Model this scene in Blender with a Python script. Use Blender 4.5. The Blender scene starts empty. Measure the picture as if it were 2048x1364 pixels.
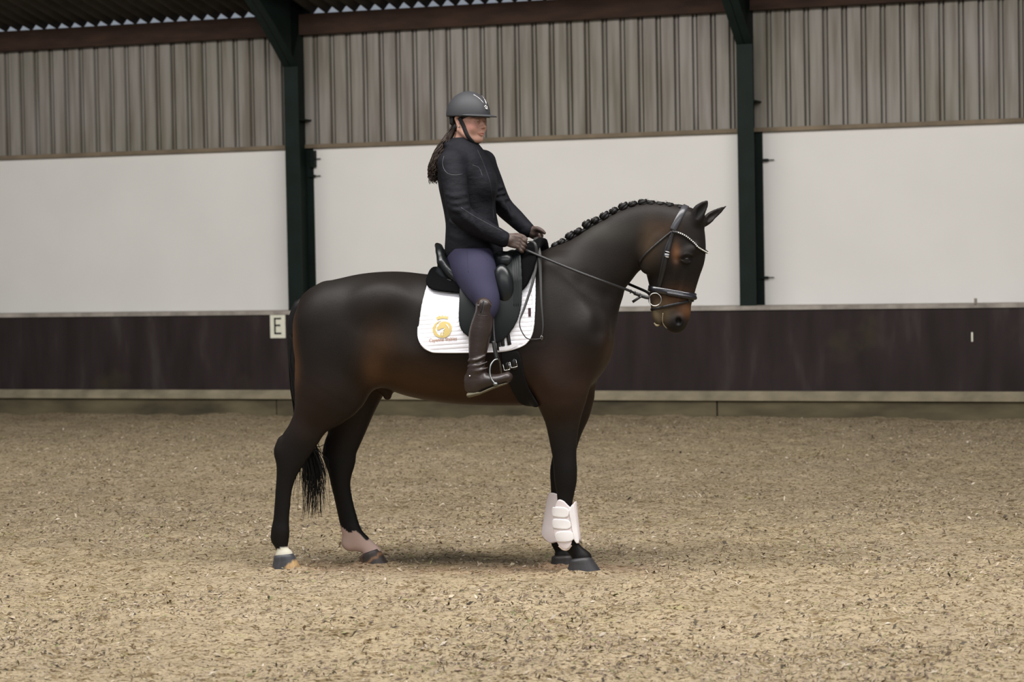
import bpy, math, random
import numpy as np
from mathutils import Vector, Matrix, Quaternion
from mathutils.bvhtree import BVHTree

C = bpy.context.scene.collection
scene = bpy.context.scene
rng = np.random.default_rng(7)
random.seed(7)

# ------------------------------------------------------------------ camera
FPX = 4800.0
CAM = np.array([0.0, 0.0, 1.62])
PITCH = math.atan(162 / FPX)
ROLL = 0.018
fwd = np.array([0, math.cos(PITCH), -math.sin(PITCH)])
r0 = np.array([1.0, 0, 0]); u0 = np.array([0, math.sin(PITCH), math.cos(PITCH)])
right = math.cos(ROLL) * r0 - math.sin(ROLL) * u0
up = math.sin(ROLL) * r0 + math.cos(ROLL) * u0
cd = bpy.data.cameras.new('camera'); cam = bpy.data.objects.new('camera', cd); C.objects.link(cam)
cd.sensor_width = 36.0; cd.lens = FPX / 2048 * 36.0
cd.clip_start = 0.1; cd.clip_end = 200
cam.matrix_world = Matrix(((right[0], up[0], -fwd[0], CAM[0]), (right[1], up[1], -fwd[1], CAM[1]),
                           (right[2], up[2], -fwd[2], CAM[2]), (0, 0, 0, 1)))
cd.dof.use_dof = True; cd.dof.focus_distance = 12.4; cd.dof.aperture_fstop = 4.0
scene.camera = cam

# ------------------------------------------------------------------ light
scene.view_settings.view_transform = 'Standard'; scene.view_settings.look = 'None'
scene.view_settings.gamma = 1.0; scene.view_settings.use_curve_mapping = False
scene.view_settings.exposure = 0.0
w = bpy.data.worlds.new('world'); scene.world = w; w.use_nodes = True
bg = w.node_tree.nodes['Background']
bg.inputs[0].default_value = (0.80, 0.88, 1.0, 1); bg.inputs[1].default_value = 0.30

def area(name, loc, aim, sx, sy, power, col=(1, 1, 1)):
    l = bpy.data.lights.new(name, 'AREA'); l.shape = 'RECTANGLE'; l.size = sx; l.size_y = sy
    l.energy = power; l.color = col
    o = bpy.data.objects.new(name, l); C.objects.link(o); o.location = loc
    o.rotation_euler = (Vector(aim) - Vector(loc)).to_track_quat('-Z', 'Y').to_euler()
    return o
# translucent roof lights of the hall: one strip over the rider, one on the camera's side
area('roof_light_strip', (0.0, 10.6, 6.6), (0.3, 12.6, 1.0), 12, 2.2, 1150, (1.0, 0.97, 0.95))
area('roof_light_strip', (-2.5, 18.0, 5.6), (-2.5, 26.0, 1.2), 18, 1.2, 620, (1.0, 0.98, 0.95))  # unseen strip, aimed and widened to brighten the white wall
area('roof_light_strip', (1.0, 2.5, 6.0), (0.5, 13.0, 0.6), 14, 2.5, 400, (1.0, 0.98, 0.96))

# ------------------------------------------------------------------ frames
def ray(px, py):
    return fwd + (px - 1024) / FPX * right - (py - 682) / FPX * up
# wall frame: origin where the view axis meets the wall, A along the wall, N towards the room
TW = 0.374
A = np.array([1, -TW, 0]) / math.hypot(1, TW); N = np.array([-TW, -1, 0]) / math.hypot(1, TW)
W0 = np.array([0, 25.1, 0.0])
def wall_at(px, py, off=0.0):
    d = ray(px, py); p0 = W0 + N * off
    t = np.dot(p0 - CAM, N) / np.dot(d, N); p = CAM + d * t - W0
    return np.dot(p, A), p[2]
def wpt(s, off, z):
    return W0 + A * s + N * off + np.array([0, 0, z])
# horse frame: X towards the head, Y to the far side, Z up, origin on the sand below the forehand
YAW = math.radians(10.5)
_d = ray(1165, 1145); HO = CAM + _d / _d[1] * 12.5; HO[2] = 0
HX = np.array([math.cos(YAW), -math.sin(YAW), 0]); HY = np.array([math.sin(YAW), math.cos(YAW), 0])
HM = Matrix(((HX[0], HY[0], 0, HO[0]), (HX[1], HY[1], 0, HO[1]), (0, 0, 1, 0), (0, 0, 0, 1)))
def L(px, py, y=0.0):
    d = ray(px, py); p0 = HO + HY * y
    t = np.dot(p0 - CAM, HY) / np.dot(d, HY); p = CAM + d * t - HO
    return np.array([np.dot(p, HX), y, p[2]])
PX = 1 / 384.0

# ------------------------------------------------------------------ helpers
def tag(o, label=None, cat=None, group=None, kind=None):
    if label: o['label'] = label
    if cat: o['category'] = cat
    if group: o['group'] = group
    if kind: o['kind'] = kind
    return o
def empty(name, loc, label=None, cat=None, group=None, mat=None):
    o = bpy.data.objects.new(name, None); C.objects.link(o); o.empty_display_size = .2
    o.matrix_world = mat if mat is not None else Matrix.Translation(Vector(loc))
    return tag(o, label, cat, group)
def world_of(o):
    return o.matrix_basis.copy() if o.parent is None else world_of(o.parent) @ o.matrix_basis
def mk(name, V, Fc, mat, parent=None, smooth=True, col=None, frame=None):
    """mesh from vertex/face lists given in `frame` coordinates (default: the parent's own frame)"""
    me = bpy.data.meshes.new(name)
    V = np.asarray(V, dtype=np.float32)
    if isinstance(Fc, np.ndarray):
        n, k = Fc.shape
        me.vertices.add(len(V)); me.vertices.foreach_set('co', V.ravel())
        me.loops.add(n * k); me.loops.foreach_set('vertex_index', Fc.ravel().astype(np.int32))
        me.polygons.add(n); me.polygons.foreach_set('loop_start', np.arange(0, n * k, k, dtype=np.int32))
        me.polygons.foreach_set('loop_total', np.full(n, k, dtype=np.int32))
        me.update(calc_edges=True)
    else:
        me.from_pydata([tuple(map(float, v)) for v in V], [], [tuple(f) for f in Fc]); me.update()
    me.validate()
    me.polygons.foreach_set('use_smooth', np.full(len(me.polygons), smooth))
    if col is not None:
        at = me.color_attributes.new('Col', 'FLOAT_COLOR', 'POINT')
        c4 = np.ones((len(V), 4), dtype=np.float32); c4[:, :3] = col
        at.data.foreach_set('color', c4.ravel())
    if mat: me.materials.append(mat)
    o = bpy.data.objects.new(name, me); C.objects.link(o)
    if parent is not None:
        o.parent = parent
        if frame is not None:
            o.matrix_basis = world_of(parent).inverted() @ frame
    elif frame is not None:
        o.matrix_world = frame
    return o
class MB:
    def __init__(s): s.v = []; s.f = []
    def add(s, V, Fc):
        b = len(s.v); s.v += [tuple(map(float, p)) for p in V]; s.f += [tuple(int(i) + b for i in f) for f in Fc]
        return s
    def box(s, o, x, y, z, lo, hi):
        """box in the frame (o; x,y,z)"""
        P = [o + x * a + y * b + z * c for a in (lo[0], hi[0]) for b in (lo[1], hi[1]) for c in (lo[2], hi[2])]
        return s.add(P, [(0, 1, 3, 2), (4, 6, 7, 5), (0, 4, 5, 1), (2, 3, 7, 6), (0, 2, 6, 4), (1, 5, 7, 3)])
    def tube(s, P, r, n=8, cap=True, flat=None):
        """tube along points; r scalar or list; flat=(nx,ny,nz,ratio) squashes along that direction"""
        P = [np.asarray(p, float) for p in P]; m = len(P)
        R = [r] * m if np.isscalar(r) else list(r)
        V = []
        ref = None
        for i in range(m):
            t = P[min(i + 1, m - 1)] - P[max(i - 1, 0)]; t = t / (np.linalg.norm(t) + 1e-9)
            if ref is None:
                a = np.array([0, 0, 1.0]) if abs(t[2]) < .8 else np.array([1.0, 0, 0])
            else: a = ref
            u = a - t * np.dot(a, t); u /= np.linalg.norm(u) + 1e-9; ref = u; v = np.cross(t, u)
            for k in range(n):
                q = 2 * math.pi * k / n
                V.append(P[i] + R[i] * (u * math.cos(q) + v * math.sin(q)))
        Fc = [(i * n + k, i * n + (k + 1) % n, (i + 1) * n + (k + 1) % n, (i + 1) * n + k) for i in range(m - 1) for k in range(n)]
        if cap: Fc += [tuple(range(n))[::-1], tuple((m - 1) * n + k for k in range(n))]
        return s.add(V, Fc)
    def ribbon(s, P, Wd, Nn, th):
        """strap: centre points, full widths, outward normals, thickness"""
        P = [np.asarray(p, float) for p in P]; m = len(P)
        if np.isscalar(Wd): Wd = [Wd] * m
        if not isinstance(Nn, (list, tuple)) : Nn = [Nn] * m
        V = []
        for i in range(m):
            t = P[min(i + 1, m - 1)] - P[max(i - 1, 0)]; t /= np.linalg.norm(t) + 1e-9
            n = np.asarray(Nn[i], float); n = n - t * np.dot(n, t); n /= np.linalg.norm(n) + 1e-9
            b = np.cross(t, n); hw = Wd[i] / 2
            for (q, k) in ((-1, 0), (-.8, 1), (.8, 1), (1, 0)):
                V.append(P[i] + b * hw * q + n * th * k)
            V.append(P[i] + b * hw - n * 0.001); V.append(P[i] - b * hw - n * 0.001)
        Fc = []
        for i in range(m - 1):
            for k in range(6):
                a, b2 = i * 6 + k, i * 6 + (k + 1) % 6
                Fc.append((a, b2, b2 + 6, a + 6))
        Fc += [tuple(range(6))[::-1], tuple((m - 1) * 6 + k for k in range(6))]
        return s.add(V, Fc)
    def ball(s, c, r, n=10, m=7, R=None):
        c = np.asarray(c, float); r = np.array([r] * 3 if np.isscalar(r) else r, float)
        V = [(0, 0, 1)]
        for j in range(1, m):
            for k in range(n):
                a, b = math.pi * j / m, 2 * math.pi * k / n
                V.append((math.sin(a) * math.cos(b), math.sin(a) * math.sin(b), math.cos(a)))
        V.append((0, 0, -1))
        Q = [np.array(v) * r for v in V]
        if R is not None: Q = [R @ q for q in Q]
        Fc = [(0, 1 + k, 1 + (k + 1) % n) for k in range(n)]
        for j in range(m - 2):
            Fc += [(1 + j * n + k, 1 + (j + 1) * n + k, 1 + (j + 1) * n + (k + 1) % n, 1 + j * n + (k + 1) % n) for k in range(n)]
        e = len(V) - 1; b = 1 + (m - 2) * n
        Fc += [(b + k, e, b + (k + 1) % n) for k in range(n)]
        return s.add([c + q for q in Q], Fc)
    def done(s, name, mat, parent=None, frame=None, smooth=True):
        return mk(name, s.v, s.f, mat, parent, smooth, None, frame)
def spline(P, n=6):
    P = np.asarray(P, float); Q = np.vstack([2 * P[0] - P[1], P, 2 * P[-1] - P[-2]]); out = []
    for i in range(1, len(Q) - 2):
        for t in np.arange(n) / n:
            a, b, c, d = Q[i - 1], Q[i], Q[i + 1], Q[i + 2]
            out.append(.5 * (2 * b + (c - a) * t + (2 * a - 5 * b + 4 * c - d) * t * t + (3 * b - a - 3 * c + d) * t ** 3))
    out.append(P[-1]); return np.array(out)

# ------------------------------------------------------------------ materials
def mat(name, col=(.5, .5, .5), rough=.6, metal=0., spec=.5, bump=None, var=None, vcol=False, coat=0, sheen=0, extra=None):
    """bump=(scale, strength, distance[, (sx,sy,sz)]), var=(scale, amount[, (sx,sy,sz)]): all in object space"""
    m = bpy.data.materials.new(name); m.use_nodes = True; nt = m.node_tree; b = nt.nodes['Principled BSDF']
    b.inputs['Base Color'].default_value = (*col, 1); b.inputs['Roughness'].default_value = rough
    b.inputs['Metallic'].default_value = metal; b.inputs['Specular IOR Level'].default_value = spec
    if coat: b.inputs['Coat Weight'].default_value = coat; b.inputs['Coat Roughness'].default_value = .25
    if sheen: b.inputs['Sheen Weight'].default_value = sheen; b.inputs['Sheen Roughness'].default_value = .4
    tc = nt.nodes.new('ShaderNodeTexCoord')
    def mp(sc):
        n = nt.nodes.new('ShaderNodeMapping'); n.inputs['Scale'].default_value = sc
        nt.links.new(tc.outputs['Object'], n.inputs[0]); return n.outputs[0]
    base = None
    if vcol:
        a = nt.nodes.new('ShaderNodeAttribute'); a.attribute_name = 'Col'; base = a.outputs['Color']
    if var:
        nz = nt.nodes.new('ShaderNodeTexNoise'); nz.inputs['Scale'].default_value = var[0]; nz.inputs['Detail'].default_value = 5
        nt.links.new(mp(var[2] if len(var) > 2 else (1, 1, 1)), nz.inputs['Vector'])
        mr = nt.nodes.new('ShaderNodeMapRange'); mr.inputs[1].default_value = .3; mr.inputs[2].default_value = .7
        mr.inputs[3].default_value = 1 - var[1]; mr.inputs[4].default_value = 1 + var[1]
        nt.links.new(nz.outputs['Fac'], mr.inputs[0])
        vm = nt.nodes.new('ShaderNodeVectorMath'); vm.operation = 'SCALE'
        if base is not None: nt.links.new(base, vm.inputs[0])
        else: vm.inputs[0].default_value = col
        nt.links.new(mr.outputs[0], vm.inputs['Scale']); base = vm.outputs[0]
    if base is not None: nt.links.new(base, b.inputs['Base Color'])
    if bump:
        nz = nt.nodes.new('ShaderNodeTexNoise'); nz.inputs['Scale'].default_value = bump[0]; nz.inputs['Detail'].default_value = 4
        nt.links.new(mp(bump[3] if len(bump) > 3 else (1, 1, 1)), nz.inputs['Vector'])
        bp = nt.nodes.new('ShaderNodeBump'); bp.inputs['Strength'].default_value = bump[1]; bp.inputs['Distance'].default_value = bump[2]
        nt.links.new(nz.outputs['Fac'], bp.inputs['Height']); nt.links.new(bp.outputs[0], b.inputs['Normal'])
    if extra: extra(nt, b, tc)
    return m
def lin(r, g, b):
    f = lambda c: (c / 255 / 12.92) if c / 255 <= .04045 else ((c / 255 + .055) / 1.055) ** 2.4
    return (f(r), f(g), f(b))

# ------------------------------------------------------------------ the hall
def wall_tex(nt, b, tc):
    pass
M_white = mat('painted_panel', (.70, .68, .645), .7, var=(1.2, .03), bump=(40, .1, .002))
def clad_extra(nt, b, tc):
    # grime streaks running down the sheet
    mp = nt.nodes.new('ShaderNodeMapping'); mp.inputs['Scale'].default_value = (1, 1, .06)
    nt.links.new(tc.outputs['Object'], mp.inputs[0])
    n = nt.nodes.new('ShaderNodeTexNoise'); n.inputs['Scale'].default_value = 14; n.inputs['Detail'].default_value = 7
    nt.links.new(mp.outputs[0], n.inputs[0])
    n2 = nt.nodes.new('ShaderNodeTexNoise'); n2.inputs['Scale'].default_value = .7; n2.inputs['Detail'].default_value = 2
    nt.links.new(tc.outputs['Object'], n2.inputs[0])
    r = nt.nodes.new('ShaderNodeValToRGB'); r.color_ramp.elements[0].position = .33; r.color_ramp.elements[1].position = .62
    r.color_ramp.elements[0].color = (.115, .094, .068, 1); r.color_ramp.elements[1].color = (.255, .235, .207, 1)
    nt.links.new(n.outputs[0], r.inputs[0])
    mx = nt.nodes.new('ShaderNodeMix'); mx.data_type = 'RGBA'; mx.inputs[0].default_value = .3
    r2 = nt.nodes.new('ShaderNodeValToRGB'); r2.color_ramp.elements[0].color = (.16, .15, .10, 1); r2.color_ramp.elements[1].color = (.29, .26, .25, 1)
    r2.color_ramp.elements[0].position = .35; r2.color_ramp.elements[1].position = .65
    nt.links.new(n2.outputs[0], r2.inputs[0]); nt.links.new(r.outputs[0], mx.inputs[6]); nt.links.new(r2.outputs[0], mx.inputs[7])
    nt.links.new(mx.outputs[2], b.inputs['Base Color'])
M_clad = mat('profiled_sheet', rough=.65, extra=clad_extra)
def kick_extra(nt, b, tc):
    mp = nt.nodes.new('ShaderNodeMapping'); mp.inputs['Scale'].default_value = (1, 1, .22); nt.links.new(tc.outputs['Object'], mp.inputs[0])
    n = nt.nodes.new('ShaderNodeTexNoise'); n.inputs['Scale'].default_value = 5; n.inputs['Detail'].default_value = 7; nt.links.new(mp.outputs[0], n.inputs[0])
    r = nt.nodes.new('ShaderNodeValToRGB'); el = r.color_ramp.elements; el[0].position = .35; el[0].color = (.0185, .0120, .0120, 1); el[1].position = .60; el[1].color = (.0285, .0195, .0200, 1)
    q = el.new(.74); q.color = (.045, .036, .035, 1); nt.links.new(n.outputs[0], r.inputs[0])
    n2 = nt.nodes.new('ShaderNodeTexNoise'); n2.inputs['Scale'].default_value = 1.6; n2.inputs['Detail'].default_value = 6; nt.links.new(tc.outputs['Object'], n2.inputs[0])
    r2 = nt.nodes.new('ShaderNodeValToRGB'); r2.color_ramp.elements[0].position = .62; r2.color_ramp.elements[1].position = .80; r2.color_ramp.elements[0].color = (0, 0, 0, 1); r2.color_ramp.elements[1].color = (.5, .5, .5, 1)
    nt.links.new(n2.outputs[0], r2.inputs[0]); mx = nt.nodes.new('ShaderNodeMix'); mx.data_type = 'RGBA'; nt.links.new(r2.outputs[0], mx.inputs[0])
    nt.links.new(r.outputs[0], mx.inputs[6]); mx.inputs[7].default_value = (.065, .055, .025, 1); nt.links.new(mx.outputs[2], b.inputs['Base Color'])
M_kick = mat('kickboard_rubber', rough=.7, spec=.2, bump=(30, .2, .003), extra=kick_extra)
M_beam = mat('stained_timber', (.036, .0195, .013), .8, spec=.2, var=(3, .3, (1, 1, 4)), bump=(20, .3, .004))
M_ledge = mat('weathered_timber', (.17, .13, .085), .85, var=(3, .3), bump=(30, .3, .004))
M_steel = mat('green_steel', (.0065, .0125, .0100), .6, spec=.15, var=(4, .2), bump=(50, .1, .001))
M_plinth = mat('dusty_timber', (.095, .078, .043), .9, var=(1.6, .5, (1, 1, 3)), bump=(25, .4, .006))
M_dustledge = mat('sand_dusted_ledge', (.245, .210, .140), .95, var=(4, .3), bump=(60, .4, .006))
M_cap = mat('grey_cap_board', (.30, .27, .235), .85, var=(6, .35), bump=(40, .3, .003))
M_roof = mat('fibre_cement', (.045, .038, .03), .85, var=(3, .3), bump=(20, .3, .004))

S0, S1 = -20.0, 15.0
zc_w, zc_k = wall_at(1024, 281, 0)[1], wall_at(1024, 619, .38)[1]
z_beam0, z_beam1 = wall_at(1024, 47, .12)[1], wall_at(1024, 4, .12)[1]
z_k0 = wall_at(1024, 781, .40)[1]
X3 = np.array([0, 0, 1.0])
def wbox(name, s0, s1, o0, o1, z0, z1, m, parent=None):
    mb = MB().box(W0, A, N, X3, (s0, o0, z0), (s1, o1, z1)); return mb.done(name, m, parent, None, False)
print('heights', zc_w, zc_k, z_beam0, z_beam1, z_k0)
tag(wbox('wall_back', S0, S1, -.06, 0, 0, zc_w, M_white), kind='structure')
# profiled cladding sheet above
mb = MB(); pts = []; s = S0; P = .192
while s < S1:
    pts += [(s, .03), (s + .122, .03), (s + .127, -.022), (s + .139, -.022), (s + .144, .012), (s + .163, .012), (s + .168, -.022), (s + .182, -.022), (s + .187, .03)]; s += P
V = []; 
for (a, o) in pts:
    V.append(wpt(a, o, zc_w + .03)); V.append(wpt(a, o, z_beam1 - .01))
Fq = [(2 * i, 2 * i + 2, 2 * i + 3, 2 * i + 1) for i in range(len(pts) - 1)]
o = mk('wall_upper', V, Fq, M_clad, None, False); tag(o, kind='structure')
tag(wbox('trim_1', S0, S1, -.06, .055, zc_w - .005, zc_w + .035, M_ledge), kind='structure')
# eaves beam
tag(wbox('trim_2', S0, S1, .06, .14, z_beam0, z_beam1, M_beam), kind='structure')
# kickboard, its cap, the dusty ledge and the plinth boards below
tag(wbox('baseboard_back', S0, S1, .32, .38, z_k0 - .02, zc_k - .03, M_kick), kind='structure')
tag(wbox('trim_3', S0, S1, .0, .40, zc_k - .03, zc_k + .012, M_cap), kind='structure')
mb = MB()
sec = [(.38, z_k0), (.42, z_k0), (.50, z_k0 - .055), (.50, z_k0 - .09), (.38, z_k0 - .09)]
V = [wpt(S, a, z) for S in (S0, S1) for (a, z) in sec]
mb.add(V, [(i, (i + 1) % 5, 5 + (i + 1) % 5, 5 + i) for i in range(5)] + [(4, 3, 2, 1, 0), (5, 6, 7, 8, 9)])
tag(mb.done('trim_4', M_dustledge, None, None, False), kind='structure')
# plinth boards with joints
sj = [S0] + [wall_at(px, 800, .46)[0] for px in (-2600, -700, 553, 1434)] + [S1]
mb = MB()
for i in range(5):
    mb.box(W0, A, N, X3, (sj[i] + .008, .40, -.1), (sj[i + 1] - .008, .46 + .006 * (i % 2), z_k0 - .09))
tag(mb.done('baseboard_plinth', M_plinth, None, None, False), kind='structure')

# steel portal frames
def column(px_bottom, label, brackets):
    sc, _ = wall_at(px_bottom, 560, .34)
    root = empty('steel_column', wpt(sc, .17, 0), label, 'steel column', 'steel portal columns of the hall')
    fr = Matrix.Identity(4)
    zt = z_beam1 + .12; hw = .083
    mb = MB(); o = W0 + A * sc
    mb.box(o, A, N, X3, (-hw, .34, zc_k - .6), (hw, .354, zt - .69))
    mb.box(o, A, N, X3, (-hw, .0, zc_k - .6), (hw, .014, zt))
    mb.box(o, A, N, X3, (-.006, .014, zc_k - .6), (.006, .34, zt))
    mb.box(o, A, N, X3, (-hw, .014, 3.15), (hw, .34, 3.165))
    mb.done('column_shaft', M_steel, root, fr, False)
    # haunch: the inner flange sweeps forward, then the rafter climbs towards the ridge
    sl = math.tan(math.radians(13))
    path = [(.347, zt - .70), (.85, zt - .32), (1.45, zt + .07), (9.0, zt + .10 + sl * 8.3)]
    top = [(.0, zt + .0), (.75, zt + .75 * sl + .1), (1.3, zt + 1.3 * sl + .12), (9.0, zt + 9 * sl + .2)]
    mb = MB()
    for i in range(3):
        (a, z), (b, y) = path[i], path[i + 1]
        V = [o + A * q + N * aa + X3 * zz for q in (-hw, hw) for (aa, zz) in ((a, z), (b, y), (b + .003, y + .016), (a + .003, z + .016))]
        mb.add(V, [(0, 1, 2, 3), (7, 6, 5, 4), (0, 4, 5, 1), (1, 5, 6, 2), (2, 6, 7, 3), (3, 7, 4, 0)])
        (c, d), (e, f) = top[i], top[i + 1]
        V = [o + A * q + N * aa + X3 * zz for q in (-.006, .006) for (aa, zz) in ((a, z), (b, y), (e, f), (c, d))]
        mb.add(V, [(0, 1, 2, 3), (7, 6, 5, 4), (0, 4, 5, 1), (1, 5, 6, 2), (2, 6, 7, 3), (3, 7, 4, 0)])
    mb.done('rafter', M_steel, root, fr, False)
    for (py, big) in brackets:
        s1, zz = wall_at(px_bottom + 30, py, .05)
        mb = MB()
        if big: mb.box(W0 + A * s1 + X3 * zz, A, N, X3, (-.0, .0, -.09), (.05, .06, .09))
        mb.box(W0 + A * s1 + X3 * zz, A, N, X3, (-.02, .02, -.012), (.05, .05, .012))
        mb.tube([W0 + A * (s1 + .04) + N * .035 + X3 * zz, W0 + A * (s1 + .11) + N * .03 + X3 * zz], .005, 6)
        mb.done('fixing_bracket', M_steel, root, fr, False)
column(591, 'dark green steel column behind the horse, beside the white E letter plate', [(318, True), (352, False)])
column(1496, 'dark green steel column to the right of the horse head, two bolts on its right side', [(320, False), (555, False)])


# roof sheet, corrugated, from the eaves up over the arena
sl = math.tan(math.radians(13)); zr = z_beam1 + .055
xs = np.arange(S0, S1, .0175); offs = [-.04, .0, .14, 1.0, 2.5, 5, 9, 13]
V = []
for of in offs:
    wv = .035 + .035 * np.cos(xs / .166 * 2 * math.pi)
    V.append(np.stack([W0[0] + A[0] * xs + N[0] * of, W0[1] + A[1] * xs + N[1] * of, zr + wv + of * sl - .14 * sl], 1))
V = np.concatenate(V); n = len(xs)
i = np.arange(n - 1)
Fq = np.concatenate([np.stack([j * n + i, j * n + i + 1, (j + 1) * n + i + 1, (j + 1) * n + i], 1) for j in range(len(offs) - 1)])
tag(mk('ceiling', V, Fq, M_roof), kind='structure')
mb = MB()
for k in (1.6, 3.2, 4.8, 6.4, 8.0):
    mb.box(W0 + N * k + X3 * (zr + (k - .14) * sl - .19), A, N, X3, (S0, 0, 0), (S1, .07, .17))
tag(mb.done('trim_5', M_beam, None, None, False), kind='structure')

# letter plate E on the kickboard
M_plate = mat('letter_plate', (.72, .71, .58), .5, var=(20, .05)); M_blk = mat('black_paint', (.006, .009, .007), .8, spec=.1)
a0, z1 = wall_at(540, 629, .39); a1, z0 = wall_at(571, 676, .39)
root = empty('arena_letter_plate', wpt((a0 + a1) / 2, .385, z0), 'white arena letter plate with a black capital E, on the brown kickboard behind the horse', 'sign')
I4 = Matrix.Identity(4)
MB().box(W0, A, N, X3, (a0, .382, z0), (a1, .392, z1)).done('plate', M_plate, root, I4, False)
wdt, hgt = a1 - a0, z1 - z0; mb = MB()
for (x0, x1, y0, y1) in ((.27, .37, .16, .86), (.27, .74, .79, .86), (.27, .68, .50, .57), (.27, .74, .16, .23)):
    mb.box(W0, A, N, X3, (a0 + x0 * wdt, .391, z0 + y0 * hgt), (a0 + x1 * wdt, .395, z0 + y1 * hgt))
mb.done('letter', M_blk, root, I4, False)
# small hook on the cap board, right
a0, z0 = wall_at(1951, 606, .39)
tag(MB().box(W0, A, N, X3, (a0 - .012, .37, z0 - .02), (a0 + .012, .40, z0 + .045)).done('cap_peg', M_cap, None, None, False),
    'small pale peg standing on the kickboard cap at the right', 'peg')
a0, z0 = wall_at(1944, 674, .39)
tag(MB().box(W0, A, N, X3, (a0 - .008, .379, z0 - .045), (a0 + .008, .386, z0 + .045)).done('kickboard_tag', M_plate, None, None, False),
    'thin white vertical strip on the brown kickboard at the right', 'tag')

# ------------------------------------------------------------------ sand
def vnoise(x, y, sc, seed):
    r = np.random.default_rng(seed); T = r.random((256, 256))
    u, v = x * sc, y * sc; iu, iv = np.floor(u).astype(int), np.floor(v).astype(int); fu, fv = u - iu, v - iv
    fu = fu * fu * (3 - 2 * fu); fv = fv * fv * (3 - 2 * fv)
    g = lambda a, b: T[a % 256, b % 256]
    return (g(iu, iv) * (1 - fu) + g(iu + 1, iv) * fu) * (1 - fv) + (g(iu, iv + 1) * (1 - fu) + g(iu + 1, iv + 1) * fu) * fv - .5
HOOFS = []
def sandz(x, y):
    z = .035 * vnoise(x, y, 1.3, 1) + .030 * vnoise(x, y, 3.7, 2) + .020 * vnoise(x, y, 9, 3) + .013 * vnoise(x, y, 21, 4)
    d = (W0[1] - TW * x) - y            # depth before the wall
    z = z + .02 * np.exp(-np.clip(d - .5, 0, 9) / .5)
    # quieter directly below the horse
    lx = (x - HO[0]) * HX[0] + (y - HO[1]) * HX[1]; ly = (x - HO[0]) * HY[0] + (y - HO[1]) * HY[1]
    m = np.exp(-(np.clip(np.abs(lx + .75) - .85, 0, 9) / .25) ** 2 - (np.clip(np.abs(ly) - .3, 0, 9) / .25) ** 2)
    z = z * (1 - .65 * m)
    for (px, yl) in ((574, -.125), (750, .125), (1168, -.135), (1130, .125)):
        c = L(px, 1136, yl); rx = (lx - c[0]) / 1.15; r = np.hypot(rx, ly - c[1])
        z = z * (1 - .8 * np.exp(-(r / .12) ** 2)) + (.020 + .012 * vnoise(x, y, 30, 5)) * np.exp(-((r - .085) / .03) ** 2)
    return z
ys = [6.5]
while ys[-1] < 33: ys.append(ys[-1] + .0165 * (ys[-1] / 9) ** 1.3)
ys = np.array(ys)
xs = np.concatenate([np.arange(-20, -4, .2), np.arange(-4, 4, .021), np.arange(4, 16, .2)])
XX, YY = np.meshgrid(xs, ys, indexing='ij'); ZZ = sandz(XX, YY)
nx, ny = XX.shape; i, j = np.meshgrid(np.arange(nx - 1), np.arange(ny - 1), indexing='ij'); b = i * ny + j
Fq = np.stack([b, b + ny, b + ny + 1, b + 1], -1).reshape(-1, 4)
V = np.stack([XX, YY, ZZ], -1).reshape(-1, 3)
def sand_extra(nt, b, tc):
    def noise(sc, det, dist=0):
        n = nt.nodes.new('ShaderNodeTexNoise'); n.inputs['Scale'].default_value = sc; n.inputs['Detail'].default_value = det
        n.inputs['Distortion'].default_value = dist
        nt.links.new(tc.outputs['Object'], n.inputs[0]); return n.outputs[0]
    def ramp(src, p0, c0, p1, c1):
        r = nt.nodes.new('ShaderNodeValToRGB'); r.color_ramp.elements[0].position = p0; r.color_ramp.elements[1].position = p1
        r.color_ramp.elements[0].color = (*c0, 1); r.color_ramp.elements[1].color = (*c1, 1); nt.links.new(src, r.inputs[0]); return r.outputs[0]
    def mix(f, a, b2, mode='MIX'):
        m = nt.nodes.new('ShaderNodeMix'); m.data_type = 'RGBA'; m.blend_type = mode
        if np.isscalar(f): m.inputs[0].default_value = f
        else: nt.links.new(f, m.inputs[0])
        nt.links.new(a, m.inputs[6]); nt.links.new(b2, m.inputs[7]); return m.outputs[2]
    c1 = ramp(noise(1.1, 4), .35, (.36, .285, .165), .65, (.43, .345, .225))
    c2 = ramp(noise(2.6, 6, 1.5), .4, (.325, .262, .182), .6, (.44, .355, .235))
    c = mix(.5, c1, c2)
    dark = ramp(noise(48, 5, .9), .385, (.30, .25, .19), .455, (1, 1, 1))
    c = mix(1.0, c, dark, 'MULTIPLY')
    dk2 = ramp(noise(15, 6, 1.4), .36, (.56, .51, .42), .47, (1, 1, 1))
    c = mix(1.0, c, dk2, 'MULTIPLY')
    gr = ramp(noise(9, 4, .5), .60, (1, 1, 1), .72, (.93, .98, .84))
    c = mix(1.0, c, gr, 'MULTIPLY')
    lt = ramp(noise(70, 3, .5), .60, (1, 1, 1), .70, (1.3, 1.28, 1.25))
    c = mix(1.0, c, lt, 'MULTIPLY')
    at = nt.nodes.new('ShaderNodeAttribute'); at.attribute_name = 'Col'; c = mix(1.0, c, at.outputs['Color'], 'MULTIPLY')
    nt.links.new(c, b.inputs['Base Color'])
    bp = nt.nodes.new('ShaderNodeBump'); bp.inputs['Strength'].default_value = .9; bp.inputs['Distance'].default_value = .035
    n = noise(38, 6, .6); nt.links.new(n, bp.inputs['Height']); nt.links.new(bp.outputs[0], b.inputs['Normal'])
M_sand = mat('riding_sand', rough=.95, spec=.15, extra=sand_extra)
lx_ = (V[:, 0] - HO[0]) * HX[0] + (V[:, 1] - HO[1]) * HX[1]; ly_ = (V[:, 0] - HO[0]) * HY[0] + (V[:, 1] - HO[1]) * HY[1]
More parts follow.
